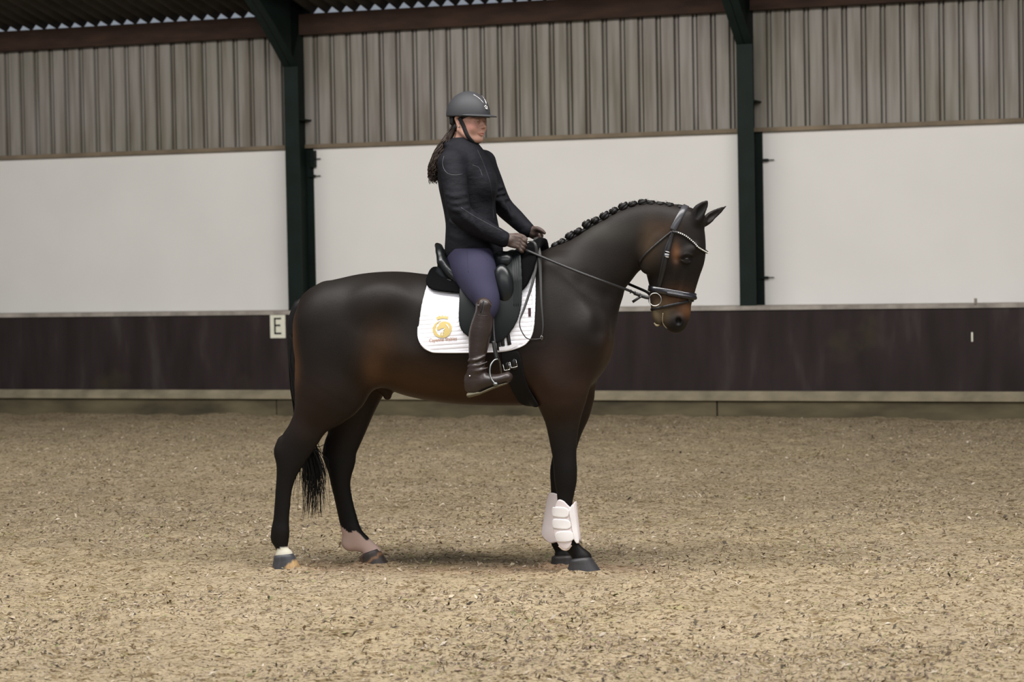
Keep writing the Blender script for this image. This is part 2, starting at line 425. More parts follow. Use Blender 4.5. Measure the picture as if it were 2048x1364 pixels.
sc_ = np.exp(-(np.clip(np.abs(lx_ + .70) - .75, 0, 9) / .30) ** 2 - ((ly_ - .02) / .20) ** 2) * np.clip(.75 + .9 * vnoise(V[:, 0], V[:, 1], 5, 12), 0, 1)
tint = 1 - sc_[:, None] * (1 - np.array([.80, .68, .66]))      # darker, redder sand trodden up between the hooves
tag(mk('floor', V, Fq, M_sand, col=tint), kind='structure')

# shredded fibre and chips lying in the sand
n = 90000
yy = 8.2 + (rng.random(n) ** 1.5) * 16; xx = (rng.random(n) * 2 - 1) * (yy * .235 + .3)
cl = vnoise(xx, yy, 2.2, 9) + vnoise(xx, yy, .9, 10); keep = (rng.random(n) < np.clip(.5 + 1.3 * cl, .12, 1)) & (yy < W0[1] - TW * xx - .8)
xx, yy = xx[keep], yy[keep]; n = len(xx)
zz = sandz(xx, yy)
ln = np.minimum(rng.lognormal(math.log(.0078), .45, n), .021); wd = ln * rng.uniform(.2, .55, n); az = rng.normal(0, .9, n); tl = rng.normal(.15, .5, n)
dx = np.stack([np.cos(az) * np.cos(tl), np.sin(az) * np.cos(tl), np.sin(tl)], 1) * ln[:, None]
rr = rng.normal(0, .5, n); dy = np.stack([-np.sin(az) * np.cos(rr), np.cos(az) * np.cos(rr), np.sin(rr)], 1) * wd[:, None]
c0 = np.stack([xx, yy, zz + .003 + np.abs(np.sin(tl)) * ln * .6], 1); up3 = np.array([0, 0, 1.0])
mid = c0 + up3 * (ln * rng.uniform(.1, .5, n))[:, None]
V = np.stack([c0 - dx, c0 - dx * .1 - dy, mid - dx * .1 + dy * .2, c0 + dx * 1.0, mid * .5 + c0 * .5 + dy], 1).reshape(-1, 3)
bb = np.arange(n)[:, None] * 5
Fq = np.concatenate([bb + np.array([[0, 1, 2]]), bb + np.array([[1, 3, 2]]), bb + np.array([[0, 2, 4]]), bb + np.array([[2, 3, 4]])])
pal = np.array([(.36, .29, .2), (.44, .36, .26), (.52, .45, .36), (.17, .125, .09), (.09, .075, .055), (.25, .24, .12), (.30, .22, .17)])
ci = rng.choice(7, n, p=[.20, .16, .07, .22, .17, .10, .08]); cc = pal[ci] * rng.uniform(.8, 1.2, (n, 1))
M_fib = mat('footing_fibre', rough=.9, spec=.2, vcol=True)
o = mk('footing_fibre', V, Fq, M_fib, None, False, np.repeat(cc, 5, 0))
tag(o, 'shredded pale and dark fibre flakes mixed into the tan riding sand', 'footing', kind='stuff')

# ------------------------------------------------------------------ smooth solids (distance fields meshed by surface nets)
f32 = np.float32
class Grid:
    def __init__(s, xs, ys, zs):
        s.x, s.y, s.z = [np.asarray(a, f32) for a in (xs, ys, zs)]
        s.F = np.full((len(s.x), len(s.y), len(s.z)), 1.0, f32)
    def sub(s, lo, hi):
        r = []
        for a, l, h in zip((s.x, s.y, s.z), lo, hi):
            i0 = min(max(int(np.searchsorted(a, l)) - 1, 0), len(a)); i1 = min(int(np.searchsorted(a, h)) + 1, len(a))
            r.append(slice(i0, max(i1, i0)))
        return tuple(r)
    def sub2(s, lo, hi, sl):
        r = []
        for q, o in zip(s.sub(lo, hi), sl):
            a = min(max(q.start, o.start), o.stop); r.append(slice(a, max(a, min(q.stop, o.stop))))
        return tuple(r)
    def pts(s, sl):
        return s.x[sl[0]][:, None, None], s.y[sl[1]][None, :, None], s.z[sl[2]][None, None, :]
def smin(a, b, k):
    if k <= 0: return np.minimum(a, b)
    h = np.maximum(k - np.abs(a - b), 0) / k; return np.minimum(a, b) - h * h * k * .25
class Chain:
    """swept elliptic limb: centres c, in-plane radius ri, lateral radius rl (lateral = local Y)"""
    def __init__(s, c, ri, rl, k=.03, sub=4, neg=False, ex=2.0):
        D = np.column_stack([np.asarray(c, float), ri, rl]); D = spline(D, sub) if sub > 1 and len(D) > 2 else D
        s.D = D; s.k = k; s.neg = neg; s.ex = ex
    def ev(s, g, mg):
        D = s.D; R = np.maximum(D[:, 3], D[:, 4])[:, None] + mg * 2
        lo = (D[:, :3] - R).min(0); hi = (D[:, :3] + R).max(0); sl = g.sub(lo, hi)
        T = np.full([q.stop - q.start for q in sl], 1.0, f32)
        if T.size == 0: return sl, T
        for i in range(len(D) - 1):
            a, b = D[i], D[i + 1]; r = max(a[3], a[4], b[3], b[4]) + mg * (1 if max(a[3], b[3]) < .004 else min(2.5, max(a[3] / a[4], a[4] / a[3], b[3] / b[4], b[4] / b[3])))
            s2 = g.sub2(np.minimum(a[:3], b[:3]) - r, np.maximum(a[:3], b[:3]) + r, sl)
            X, Y, Z = g.pts(s2)
            ab = b - a; q = ab[0] ** 2 + ab[2] ** 2 + 1e-9
            t = np.clip(((X - f32(a[0])) * f32(ab[0]) + (Z - f32(a[2])) * f32(ab[2])) / f32(q), 0, 1)
            ri = f32(a[3]) + f32(ab[3]) * t; rl = f32(a[4]) + f32(ab[4]) * t
            dx = X - f32(a[0]) - t * f32(ab[0]); dz = Z - f32(a[2]) - t * f32(ab[2]); dy = Y - f32(a[1]) - t * f32(ab[1])
            if s.ex == 2.0: n = np.sqrt((dx * dx + dz * dz) / (ri * ri) + (dy / rl) ** 2)
            else: n = ((np.sqrt(dx * dx + dz * dz) / ri) ** f32(s.ex) + np.abs(dy / rl) ** f32(s.ex)) ** f32(1 / s.ex)
            f = (n - 1) * np.minimum(ri, rl)
            t2 = tuple(slice(p.start - o.start, p.stop - o.start) for p, o in zip(s2, sl))
            T[t2] = np.minimum(T[t2], f)
        return sl, T
class Cap:
    """round 3-D limb through points with radii"""
    def __init__(s, P, r, k=.01, sub=3, neg=False):
        P = np.asarray(P, float); r = np.full(len(P), r) if np.isscalar(r) else np.asarray(r, float)
        D = np.column_stack([P, r]); s.D = spline(D, sub) if sub > 1 and len(D) > 2 else D; s.k = k; s.neg = neg
    def ev(s, g, mg):
        D = s.D; R = D[:, 3:4] + mg; sl = g.sub((D[:, :3] - R).min(0), (D[:, :3] + R).max(0))
        T = np.full([q.stop - q.start for q in sl], 1.0, f32)
        if T.size == 0: return sl, T
        for i in range(len(D) - 1):
            a, b = D[i], D[i + 1]; r = max(a[3], b[3]) + mg
            s2 = g.sub2(np.minimum(a[:3], b[:3]) - r, np.maximum(a[:3], b[:3]) + r, sl); X, Y, Z = g.pts(s2)
            ab = (b - a).astype(f32); a = a.astype(f32); q = ab[0] ** 2 + ab[1] ** 2 + ab[2] ** 2 + f32(1e-9)
            t = np.clip(((X - a[0]) * ab[0] + (Y - a[1]) * ab[1] + (Z - a[2]) * ab[2]) / q, 0, 1)
            f = np.sqrt((X - a[0] - t * ab[0]) ** 2 + (Y - a[1] - t * ab[1]) ** 2 + (Z - a[2] - t * ab[2]) ** 2) - a[3] - t * ab[3]
            t2 = tuple(slice(p.start - o.start, p.stop - o.start) for p, o in zip(s2, sl))
            T[t2] = np.minimum(T[t2], f)
        return sl, T
class Ell:
    def __init__(s, c, r, R=None, k=.02, neg=False):
        s.c = np.asarray(c, float); s.r = np.asarray([r] * 3 if np.isscalar(r) else r, float); s.R = R; s.k = k; s.neg = neg
    def ev(s, g, mg):
        m = s.r.max() + mg; sl = g.sub(s.c - m, s.c + m); X, Y, Z = g.pts(sl)
        X, Y, Z = X - f32(s.c[0]), Y - f32(s.c[1]), Z - f32(s.c[2])
        if s.R is not None:
            R = s.R.astype(f32)  # columns are the local axes
            X, Y, Z = [X * R[0, i] + Y * R[1, i] + Z * R[2, i] for i in range(3)]
        r = s.r.astype(f32)
        k0 = np.sqrt((X / r[0]) ** 2 + (Y / r[1]) ** 2 + (Z / r[2]) ** 2)
        k1 = np.sqrt((X / r[0] ** 2) ** 2 + (Y / r[1] ** 2) ** 2 + (Z / r[2] ** 2) ** 2) + f32(1e-6)
        return sl, (k0 * (k0 - 1) / k1).astype(f32) + np.zeros([q.stop - q.start for q in sl], f32)
def evaluate(ops, g, mg=.06):
    for o in ops:
        m = max(mg, o.k * 1.1); sl, T = o.ev(g, m)
        if T.size == 0: continue
        if o.neg: g.F[sl] = -smin(-g.F[sl], T, o.k)
        else: g.F[sl] = smin(g.F[sl], T, o.k)
    return g
def poly_sd(P, U, Vv):
    """signed distance of 2-D points (U,Vv) to polygon P (negative inside)"""
    P = np.asarray(P, float); d = np.full(U.shape, 1e9); ins = np.zeros(U.shape, bool); n = len(P)
    for i in range(n):
        a, b = P[i], P[(i + 1) % n]; e = b - a; wx, wy = U - a[0], Vv - a[1]
        t = np.clip((wx * e[0] + wy * e[1]) / (e @ e + 1e-12), 0, 1); d = np.minimum(d, (wx - e[0] * t) ** 2 + (wy - e[1] * t) ** 2)
        c = ((a[1] > Vv) != (b[1] > Vv)) & (U < (b[0] - a[0]) * (Vv - a[1]) / (b[1] - a[1] + 1e-12) + a[0]); ins ^= c
    d = np.sqrt(d); return np.where(ins, -d, d).astype(f32)
def nets(g, relax=1):
    F = g.F; S = F < 0; nx, ny, nz = F.shape
    c = np.zeros((nx - 1, ny - 1, nz - 1), np.int8)
    for a in (0, 1):
        for b in (0, 1):
            for d in (0, 1): c += S[a:nx - 1 + a, b:ny - 1 + b, d:nz - 1 + d]
    I, J, K = np.nonzero((c > 0) & (c < 8)); m = len(I)
    acc = np.zeros((m, 3)); cnt = np.zeros(m)
    ax = (g.x, g.y, g.z)
    cor = [(a, b, d) for a in (0, 1) for b in (0, 1) for d in (0, 1)]
    for p in cor:
        for q in cor:
            if sum(q) != sum(p) + 1 or any(b < a for a, b in zip(p, q)): continue
            f0 = F[I + p[0], J + p[1], K + p[2]].astype(float); f1 = F[I + q[0], J + q[1], K + q[2]].astype(float)
            mk_ = (f0 < 0) != (f1 < 0); t = np.where(mk_, f0 / np.where(f0 == f1, 1, f0 - f1), 0)
            P0 = np.stack([g.x[I + p[0]], g.y[J + p[1]], g.z[K + p[2]]], 1); P1 = np.stack([g.x[I + q[0]], g.y[J + q[1]], g.z[K + q[2]]], 1)
            acc += np.where(mk_[:, None], P0 + (P1 - P0) * t[:, None], 0); cnt += mk_
    V = acc / cnt[:, None]
    idm = np.full((nx - 1, ny - 1, nz - 1), -1, np.int32); idm[I, J, K] = np.arange(m)
    Q = []
    for axis in range(3):
        s0 = [slice(None)] * 3; s1 = [slice(None)] * 3; s0[axis] = slice(0, -1); s1[axis] = slice(1, None)
        D = S[tuple(s0)] != S[tuple(s1)]
        a, b, d = np.nonzero(D); e = np.stack([a, b, d], 1)
        o1, o2 = [(1, 2), (2, 0), (0, 1)][axis]
        ok = (e[:, o1] > 0) & (e[:, o2] > 0) & (e[:, o1] < F.shape[o1] - 1) & (e[:, o2] < F.shape[o2] - 1); e = e[ok]
        ins = S[e[:, 0], e[:, 1], e[:, 2]]
        def cell(i, j):
            q = e.copy(); q[:, o1] -= i; q[:, o2] -= j; return idm[q[:, 0], q[:, 1], q[:, 2]]
        q = np.stack([cell(1, 1), cell(0, 1), cell(0, 0), cell(1, 0)], 1); q[~ins] = q[~ins][:, ::-1]; Q.append(q)
    Q = np.concatenate(Q); Q = Q[(Q >= 0).all(1)]
    for _ in range(relax):
        A_ = np.zeros_like(V); n_ = np.zeros(len(V))
        for i in range(4):
            for j in (1, 3):
                np.add.at(A_, Q[:, i], V[Q[:, (i + j) % 4]]); np.add.at(n_, Q[:, i], 1)
        n_[n_ == 0] = 1; V = V * .5 + .5 * A_ / n_[:, None]
    return V, Q
def keep_big(V, Q, mn=60):
    lab = np.arange(len(V))
    for _ in range(400):
        m = lab[Q].min(1); new = lab.copy()
        for i in range(4): np.minimum.at(new, Q[:, i], m)
        new = new[new]
        if (new == lab).all(): break
        lab = new
    cnt = np.bincount(lab, minlength=len(V)); big = cnt[lab] == cnt.max()
    ok = big; idx = np.cumsum(ok) - 1; Q2 = Q[ok[Q].all(1)]
    return V[ok], idx[Q2]
def solid(name, ops, lo, hi, h, material, parent=None, frame=None, relax=1, col=None, mg=.06, post=None, axes=None):
    if axes is None: axes = [np.arange(lo[i], hi[i] + h, h) for i in range(3)]
    g = evaluate(ops, Grid(*axes), mg)
    if post: post(g)
    V, Q = nets(g, relax); V, Q = keep_big(V, Q); cc = col(V) if col else None
    return mk(name, V, Q, material, parent, True, cc, frame), V, Q
def LP(pairs, y, w, k=.03, ex=2.0, neg=False, sub=7, ri=None):
    """limb from pairs of outline pixels on the plane y; w = lateral half widths (m)"""
    c, r = [], []
    for i, (x0, y0, x1, y1) in enumerate(pairs):
        yy_ = y[i] if not np.isscalar(y) else y
        a, b = L(x0, y0, yy_), L(x1, y1, yy_); c.append((a + b) / 2); r.append(np.linalg.norm(a - b) / 2)
    w = [w] * len(pairs) if np.isscalar(w) else w
    return Chain(c, r, w, k, sub, neg, ex)

# ------------------------------------------------------------------ the horse
def horse_ops():
    O = []
    # trunk (top edge, bottom edge)
    O.append(LP([(696, 556, 692, 755), (742, 546, 742, 768), (790, 543, 795, 776), (840, 548, 845, 795), (900, 553, 900, 806), (960, 553, 960, 810),
                 (1010, 548, 1015, 811), (1056, 545, 1060, 810), (1098, 560, 1101, 802), (1126, 592, 1132, 782)], 0,
                [.215, .25, .265, .275, .285, .285, .265, .24, .22, .19], k=0, ex=2.15))
    # withers ridge
    O.append(LP([(985, 562, 985, 610), (1040, 540, 1040, 600), (1085, 517, 1085, 585), (1130, 503, 1130, 580)], 0, [.05, .05, .055, .06], k=.08))
    # breast
    O.append(LP([(1130, 610, 1133, 755), (1158, 622, 1162, 740)], 0, [.19, .16], k=.06))
    for sy in (-1, 1):
        O.append(LP([(1172, 640, 1212, 650), (1163, 688, 1212, 696), (1146, 735, 1191, 744)], sy * .085, [.08, .09, .075], k=.05))
        # shoulder blade and upper arm
        O.append(LP([(1080, 545, 1140, 555), (1090, 590, 1165, 605), (1115, 640, 1190, 660)], sy * .13, [.045, .070, .085], k=.12))
        O.append(LP([(1130, 650, 1196, 672), (1108, 700, 1178, 725), (1088, 745, 1160, 770)], sy * .145, [.075, .08, .075], k=.08))
        O.append(LP([(1060, 680, 1150, 680), (1072, 750, 1150, 760), (1086, 800, 1150, 800)], sy * .155, [.05, .075, .06], k=.06))
        # quarters
        O.append(LP([(592, 668, 742, 645), (590, 705, 758, 705), (596, 750, 742, 760), (602, 790, 708, 795)], [sy * .12, sy * .125, sy * .13, sy * .13],
                    [.125, .13, .115, .09], k=.07))
        O.append(Ell(L(742, 715, sy * .17), (.10, .06, .12), k=.09))
        O.append(Ell(L(765, 600, sy * .19), (.09, .045, .06), k=.14))
    # neck
    O.append(LP([(1074, 528, 1160, 690), (1104, 510, 1190, 652), (1140, 489, 1219, 610), (1176, 457, 1243, 578), (1212, 436, 1261, 549), (1253, 415, 1274, 528),
                 (1298, 404, 1297, 510), (1340, 408, 1330, 495), (1368, 420, 1352, 480)], 0,
                [.13, .125, .115, .10, .09, .083, .08, .075, .07], k=.08))
    # windpipe groove: slightly fuller lower edge
    O.append(LP([(1205, 588, 1240, 598), (1188, 645, 1225, 650)], 0, [.05, .07], k=.05))
    # head (front, back)
    O.append(LP([(1405, 452, 1345, 440), (1410, 480, 1315, 468), (1411, 510, 1296, 503), (1403, 535, 1292, 530), (1395, 562, 1297, 556), (1389, 584, 1303, 580),
                 (1383, 606, 1310, 603), (1381, 628, 1322, 624), (1374, 646, 1330, 642)], 0,
                [.066, .082, .086, .074, .060, .052, .050, .052, .046], k=.035))
    O.append(Ell(L(1350, 645, 0), (.048, .052, .040), k=.03))
    O.append(LP([(1300, 590, 1322, 590), (1302, 612, 1324, 612), (1304, 630, 1326, 632), (1311, 642, 1328, 645)], 0, [.035, .032, .033, .028], k=.018))
    for sy in (-1, 1):
        O.append(Ell(L(1313, 508, sy * .055), (.085, .035, .092), k=.03))                  # cheek plate
        O.append(LP([(1290, 475, 1325, 480), (1282, 505, 1310, 508), (1284, 535, 1304, 538)], sy * .055, [.022, .022, .02], k=.03))
        O.append(Cap([L(1390, 497, sy * .060), L(1376, 503, sy * .070), L(1362, 510, sy * .074)], [.017, .017, .012], k=.03))       # brow
        O.append(Ell(L(1373, 518, sy * .076), (.026, .012, .020), k=.012, neg=True))
        O.append(Ell(L(1373, 518, sy * .070), (.023, .019, .021), k=.006))                 # eye
        O.append(Cap([L(1384, 511, sy * .080), L(1373, 508.5, sy * .089), L(1362, 513, sy * .088)], [.005, .007, .005], k=.010))  # lids
        O.append(Cap([L(1383, 524, sy * .078), L(1372, 527, sy * .084), L(1362, 521, sy * .086)], [.004, .005, .004], k=.010))
        O.append(Cap([L(1352, 528, sy * .074), L(1350, 550, sy * .064), L(1347, 575, sy * .050)], [.012, .010, .007], k=.02))      # facial crest
        O.append(Cap([L(1372, 540, sy * .055), L(1362, 580, sy * .046), L(1354, 612, sy * .044)], [.006, .006, .006], k=.015))
        O.append(Ell(L(1356, 641, sy * .040), (.030, .020, .032), k=.02))                  # nostril rim
        O.append(Ell(L(1357, 643, sy * .062), (.015, .020, .019), k=.010, neg=True))
    O.append(Cap([L(1330, 612, -.07), L(1328, 630, -.07), L(1325, 646, -.06), L(1325, 646, .06)], [.0035, .004, .004, .004], k=.006, neg=True, sub=1))  # mouth
    O.append(Cap([L(1330, 612, .07), L(1328, 630, .07), L(1325, 646, .06)], [.0035, .004, .004], k=.006, neg=True, sub=1))
    for sy in (-1, 1):
        O.append(Cap([L(1322, 455, sy * .105), L(1297, 474, sy * .112), L(1281, 503, sy * .105), L(1277, 530, sy * .08)], [.012, .014, .014, .010], k=.022, neg=True))
    # ears
    def ear(base, mid, tip, open_dir, y0, y1, y2, w, fl):
        b, m_, t = L(*base, y0), L(*mid, y1), L(*tip, y2)
        D = [b, b * .5 + m_ * .5 + np.array([0, 0, 0]), m_, m_ * .45 + t * .55, t]
        O.append(Chain(D, [w * .9, w * 1.08, w, w * .62, .003], [fl * 1.1, fl, fl * .8, fl * .6, .003], k=.012))
        od = np.array(open_dir, float)
        O.append(Cap([b * .6 + m_ * .4 + od * fl * 1.1, m_ + od * fl * 1.1, m_ * .4 + t * .6 + od * fl * .8, m_ * .15 + t * .85 + od * .006], [w * .30, w * .62, w * .40, .002], k=.004, neg=True))
    ear((1389, 443), (1399, 421), (1416, 401), (.35, -1, -.1), -.045, -.055, -.050, .034, .018)
    ear((1408, 446), (1424, 431), (1453, 412), (.1, -1, -.2), .050, .075, .085, .024, .016)
    O.append(Ell(L(1398, 440, 0), (.035, .045, .03), k=.03))
    # hind legs (back, front)
    O.append(LP([(598, 770, 722, 780), (594, 806, 688, 810), (588, 838, 663, 830), (575, 868, 643, 862), (560, 889, 628, 888), (553, 905, 615, 912), (553, 927, 603, 930),
                 (553, 950, 592, 953), (551, 978, 584, 980), (549, 1010, 580.5, 1012), (546, 1042, 578, 1044), (542, 1062, 579, 1064), (544, 1078, 577.5, 1080),
                 (551, 1095, 575, 1093), (554, 1106, 580, 1104), (550, 1116, 588, 1113)], -.125,
                [.10, .078, .062, .052, .042, .038, .035, .030, .026, .025, .027, .032, .030, .026, .030, .040], k=.05))
    O.append(Cap([L(562, 880, -.125), L(557, 903, -.125), L(561, 925, -.125)], [.015, .023, .012], k=.02))
    O.append(Cap([L(547, 1075, -.125), L(548, 1082, -.125)], [.010, .009], k=.02)); O.append(Cap([L(692, 1088, .125), L(696, 1093, .125)], [.012, .009], k=.02))
    O.append(LP([(660, 770, 772, 755), (668, 806, 752, 808), (664, 848, 736, 842), (657, 875, 724, 872), (650, 900, 714, 896), (651, 922, 711, 920), (657, 945, 704, 946),
                 (662, 968, 701, 970), (668, 995, 704, 992), (673, 1018, 709, 1015), (679, 1045, 716, 1040), (684, 1067, 722, 1057), (691, 1085, 731, 1071),
                 (708, 1092, 742, 1082), (722, 1100, 751, 1091), (728, 1114, 762, 1100)], .125,
                [.10, .078, .062, .052, .042, .038, .035, .030, .026, .025, .027, .032, .030, .026, .030, .036], k=.05))
    O.append(Cap([L(661, 880, .125), L(655, 908, .125), L(662, 930, .125)], [.014, .019, .012], k=.03))
    # fore legs (back, front)
    O.append(LP([(1080, 790, 1172, 782), (1087, 828, 1163, 822), (1094, 858, 1157, 855), (1100, 888, 1154, 886), (1105, 915, 1153, 913), (1107, 940, 1154.5, 940), (1109, 962, 1153.5, 962),
                 (1113, 985, 1149, 985), (1115, 1010, 1145, 1010), (1116, 1045, 1147, 1045), (1117, 1068, 1153, 1066), (1120, 1082, 1156, 1080), (1131, 1097, 1160, 1092),
                 (1142, 1112, 1171, 1102), (1146, 1122, 1184, 1114)], -.135,
                [.075, .060, .050, .043, .039, .040, .037, .030, .026, .026, .032, .033, .028, .030, .042], k=.05))
    O.append(LP([(1100, 790, 1190, 778), (1122, 828, 1180, 820), (1120, 860, 1166, 852), (1112, 888, 1156, 884), (1105, 915, 1150, 913), (1100, 942, 1147, 942), (1101, 965, 1144, 965),
                 (1102, 988, 1137, 988), (1103, 1010, 1133, 1010), (1103, 1045, 1134, 1045), (1100, 1068, 1138, 1066), (1101, 1082, 1139, 1080), (1108, 1096, 1139, 1094),
                 (1112, 1108, 1143, 1104), (1108, 1118, 1147, 1114)], .125,
                [.075, .060, .050, .043, .039, .040, .037, .030, .026, .026, .032, .033, .028, .030, .042], k=.05))
    # sheath
    O.append(LP([(738, 762, 770, 748), (748, 774, 778, 764), (762, 785, 783, 780), (767, 794, 783, 790)], 0, [.040, .036, .030, .022], k=.03))
    # dock
    O.append(Cap([L(650, 585, 0), L(618, 600, 0), L(597, 640, 0)], [.05, .04, .03], k=.04))
    # flank hollow, elbow crease, jaw groove
    for sy in (-1, 1):
        O.append(Ell(L(805, 650, sy * .345), (.13, .06, .10), k=.10, neg=True))
        O.append(Cap([L(1062, 640, sy * .30), L(1050, 720, sy * .315), L(1075, 790, sy * .27)], [.03, .03, .03], k=.05, neg=True))
        O.append(Cap([L(1175, 560, sy * .205), L(1210, 610, sy * .205), L(1206, 660, sy * .21)], [.03, .03, .02], k=.08, neg=True))
    return O
def blend_cols(V, base, blobs):
    c = np.tile(np.array(base, float), (len(V), 1))
    for (px, py, rx, rz, colr, st, *side) in blobs:
        p = L(px, py, -.1)
        wgt = st * np.exp(-(((V[:, 0] - p[0]) / (rx * PX)) ** 2 + ((V[:, 2] - p[2]) / (rz * PX)) ** 2))
        if side: wgt = wgt * (V[:, 1] * side[0] > 0)
        c = c * (1 - wgt[:, None]) + np.array(colr) * wgt[:, None]
    return c
def horse_col(V):
    red = (.050, .021, .010); tan = (.12, .055, .022); blk = (.0065, .0055, .0052); drk = (.0115, .0088, .0072)
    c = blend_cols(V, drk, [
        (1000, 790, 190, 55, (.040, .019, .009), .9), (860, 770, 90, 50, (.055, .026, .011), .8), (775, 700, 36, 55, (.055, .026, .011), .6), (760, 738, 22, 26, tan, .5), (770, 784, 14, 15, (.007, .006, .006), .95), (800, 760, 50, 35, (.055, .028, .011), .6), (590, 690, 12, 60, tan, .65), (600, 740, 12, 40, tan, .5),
        (640, 820, 60, 60, (.032, .017, .013), .6), (1130, 740, 70, 60, (.030, .016, .012), .7), (1222, 720, 14, 50, red, .5), (1215, 462, 75, 22, (.032, .030, .025), .6), (1115, 590, 38, 60, (.022, .021, .018), .55), (1170, 650, 30, 30, (.020, .019, .017), .4), (690, 575, 60, 20, (.022, .022, .020), .4), (860, 600, 40, 50, (.019, .018, .015), .4),  # greyish blobs on crest and shoulder: dust and sheen painted into the coat
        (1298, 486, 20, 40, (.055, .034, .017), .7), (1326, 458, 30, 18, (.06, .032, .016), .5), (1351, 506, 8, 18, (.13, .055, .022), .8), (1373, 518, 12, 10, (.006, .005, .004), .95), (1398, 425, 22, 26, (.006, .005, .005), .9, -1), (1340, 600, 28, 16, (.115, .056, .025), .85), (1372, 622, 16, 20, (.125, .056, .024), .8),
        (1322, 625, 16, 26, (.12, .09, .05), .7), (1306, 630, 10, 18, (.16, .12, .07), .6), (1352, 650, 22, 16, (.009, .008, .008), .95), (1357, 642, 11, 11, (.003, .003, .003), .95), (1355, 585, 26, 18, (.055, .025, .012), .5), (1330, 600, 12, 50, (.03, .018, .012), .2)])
    z = V[:, 2]; x = V[:, 0]
    zk = L(1120, 890, 0)[2]
    wl = 1 / (1 + np.exp((z - zk) / .05)); c = c * (1 - wl[:, None]) + np.array(blk) * wl[:, None]
    # hind socks: white on the far hind pastern, a narrow white coronet on the near hind
    xm = L(640, 900, 0)[0]
    ph = .012 * np.sin(x * 70) + .012 * np.sin(V[:, 1] * 90 + 1)
    zs = L(700, 1062, .125)[2]; far = (V[:, 1] > 0) & (x < L(900, 900, 0)[0])
    s = far & (z + .35 * (x - L(710, 1070, .125)[0]) < zs + ph); c[s] = (.50, .36, .31)
    zs = L(565, 1098, -.125)[2]; near = (V[:, 1] < 0) & (x < L(900, 900, 0)[0])
    s = near & (z < zs + ph * .9 + .45 * (x - L(565, 1100, -.125)[0])); c[s] = (.55, .52, .42)
    # lip line
    return c
hx0, hx1 = L(535, 900, 0)[0], L(1462, 400, 0)[0]; hz1 = L(1416, 385, 0)[2]
xhead = L(1270, 500, 0)[0]
ax_x = np.concatenate([np.arange(hx0, xhead, .0085), np.arange(xhead, hx1, .005)])
ax_y = np.concatenate([np.arange(-.34, -.12, .0085), np.arange(-.12, .12, .006), np.arange(.12, .34, .0085)])
zhead = L(1300, 670, 0)[2]
ax_z = np.concatenate([np.arange(-.02, zhead, .0085), np.arange(zhead, hz1, .0055)])
M_coat = mat('bay_coat', rough=.52, spec=.16, vcol=True, bump=(160, .22, .003, (1, 1, 3)), var=(5, .14))
horse = empty('horse', (0, 0, 0), 'dark bay horse with braided mane standing side-on in the sand, facing right', 'horse', mat=HM)
HOPS = horse_ops()
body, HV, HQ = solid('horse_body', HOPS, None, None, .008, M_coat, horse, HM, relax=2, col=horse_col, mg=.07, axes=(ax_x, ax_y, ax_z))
print('horse', len(HV))
BV = BVHTree.FromPolygons([Vector(v) for v in HV], [tuple(int(i) for i in q) for q in HQ])
def hit(o, d, bv=None):
    r = (bv or BV).ray_cast(Vector(o), Vector(d))
    return (np.array(r[0]), np.array(r[1])) if r[0] is not None else (None, None)
HMI = HM.inverted(); CAML = HMI @ Vector(CAM)
def near_side(px, py, bv=None, off=0.0, sy=-1):
    """the point on the surface the camera-side pixel falls on, and its normal (horse frame); sy=1: its mirror on the far side"""
    d = (HMI.to_3x3() @ Vector(ray(px, py))).normalized(); r = (bv or BV).ray_cast(CAML, d)
    if r[0] is None:
        p = L(px, py, -.15); q, n = hit((p[0], -1.0, p[2]), (0, 1, 0), bv)
        if q is None: q, n = np.array([p[0], -.06, p[2]]), np.array([0, -1.0, 0])
    else: q, n = np.array(r[0]), np.array(r[1])
    if sy > 0:
        q2, n2 = hit((q[0], 1.0, q[2]), (0, -1, 0), bv)
        q, n = (q2, n2) if q2 is not None else (np.array([q[0], -q[1], q[2]]), np.array([n[0], -n[1], n[2]]))
    return q + n * off, n

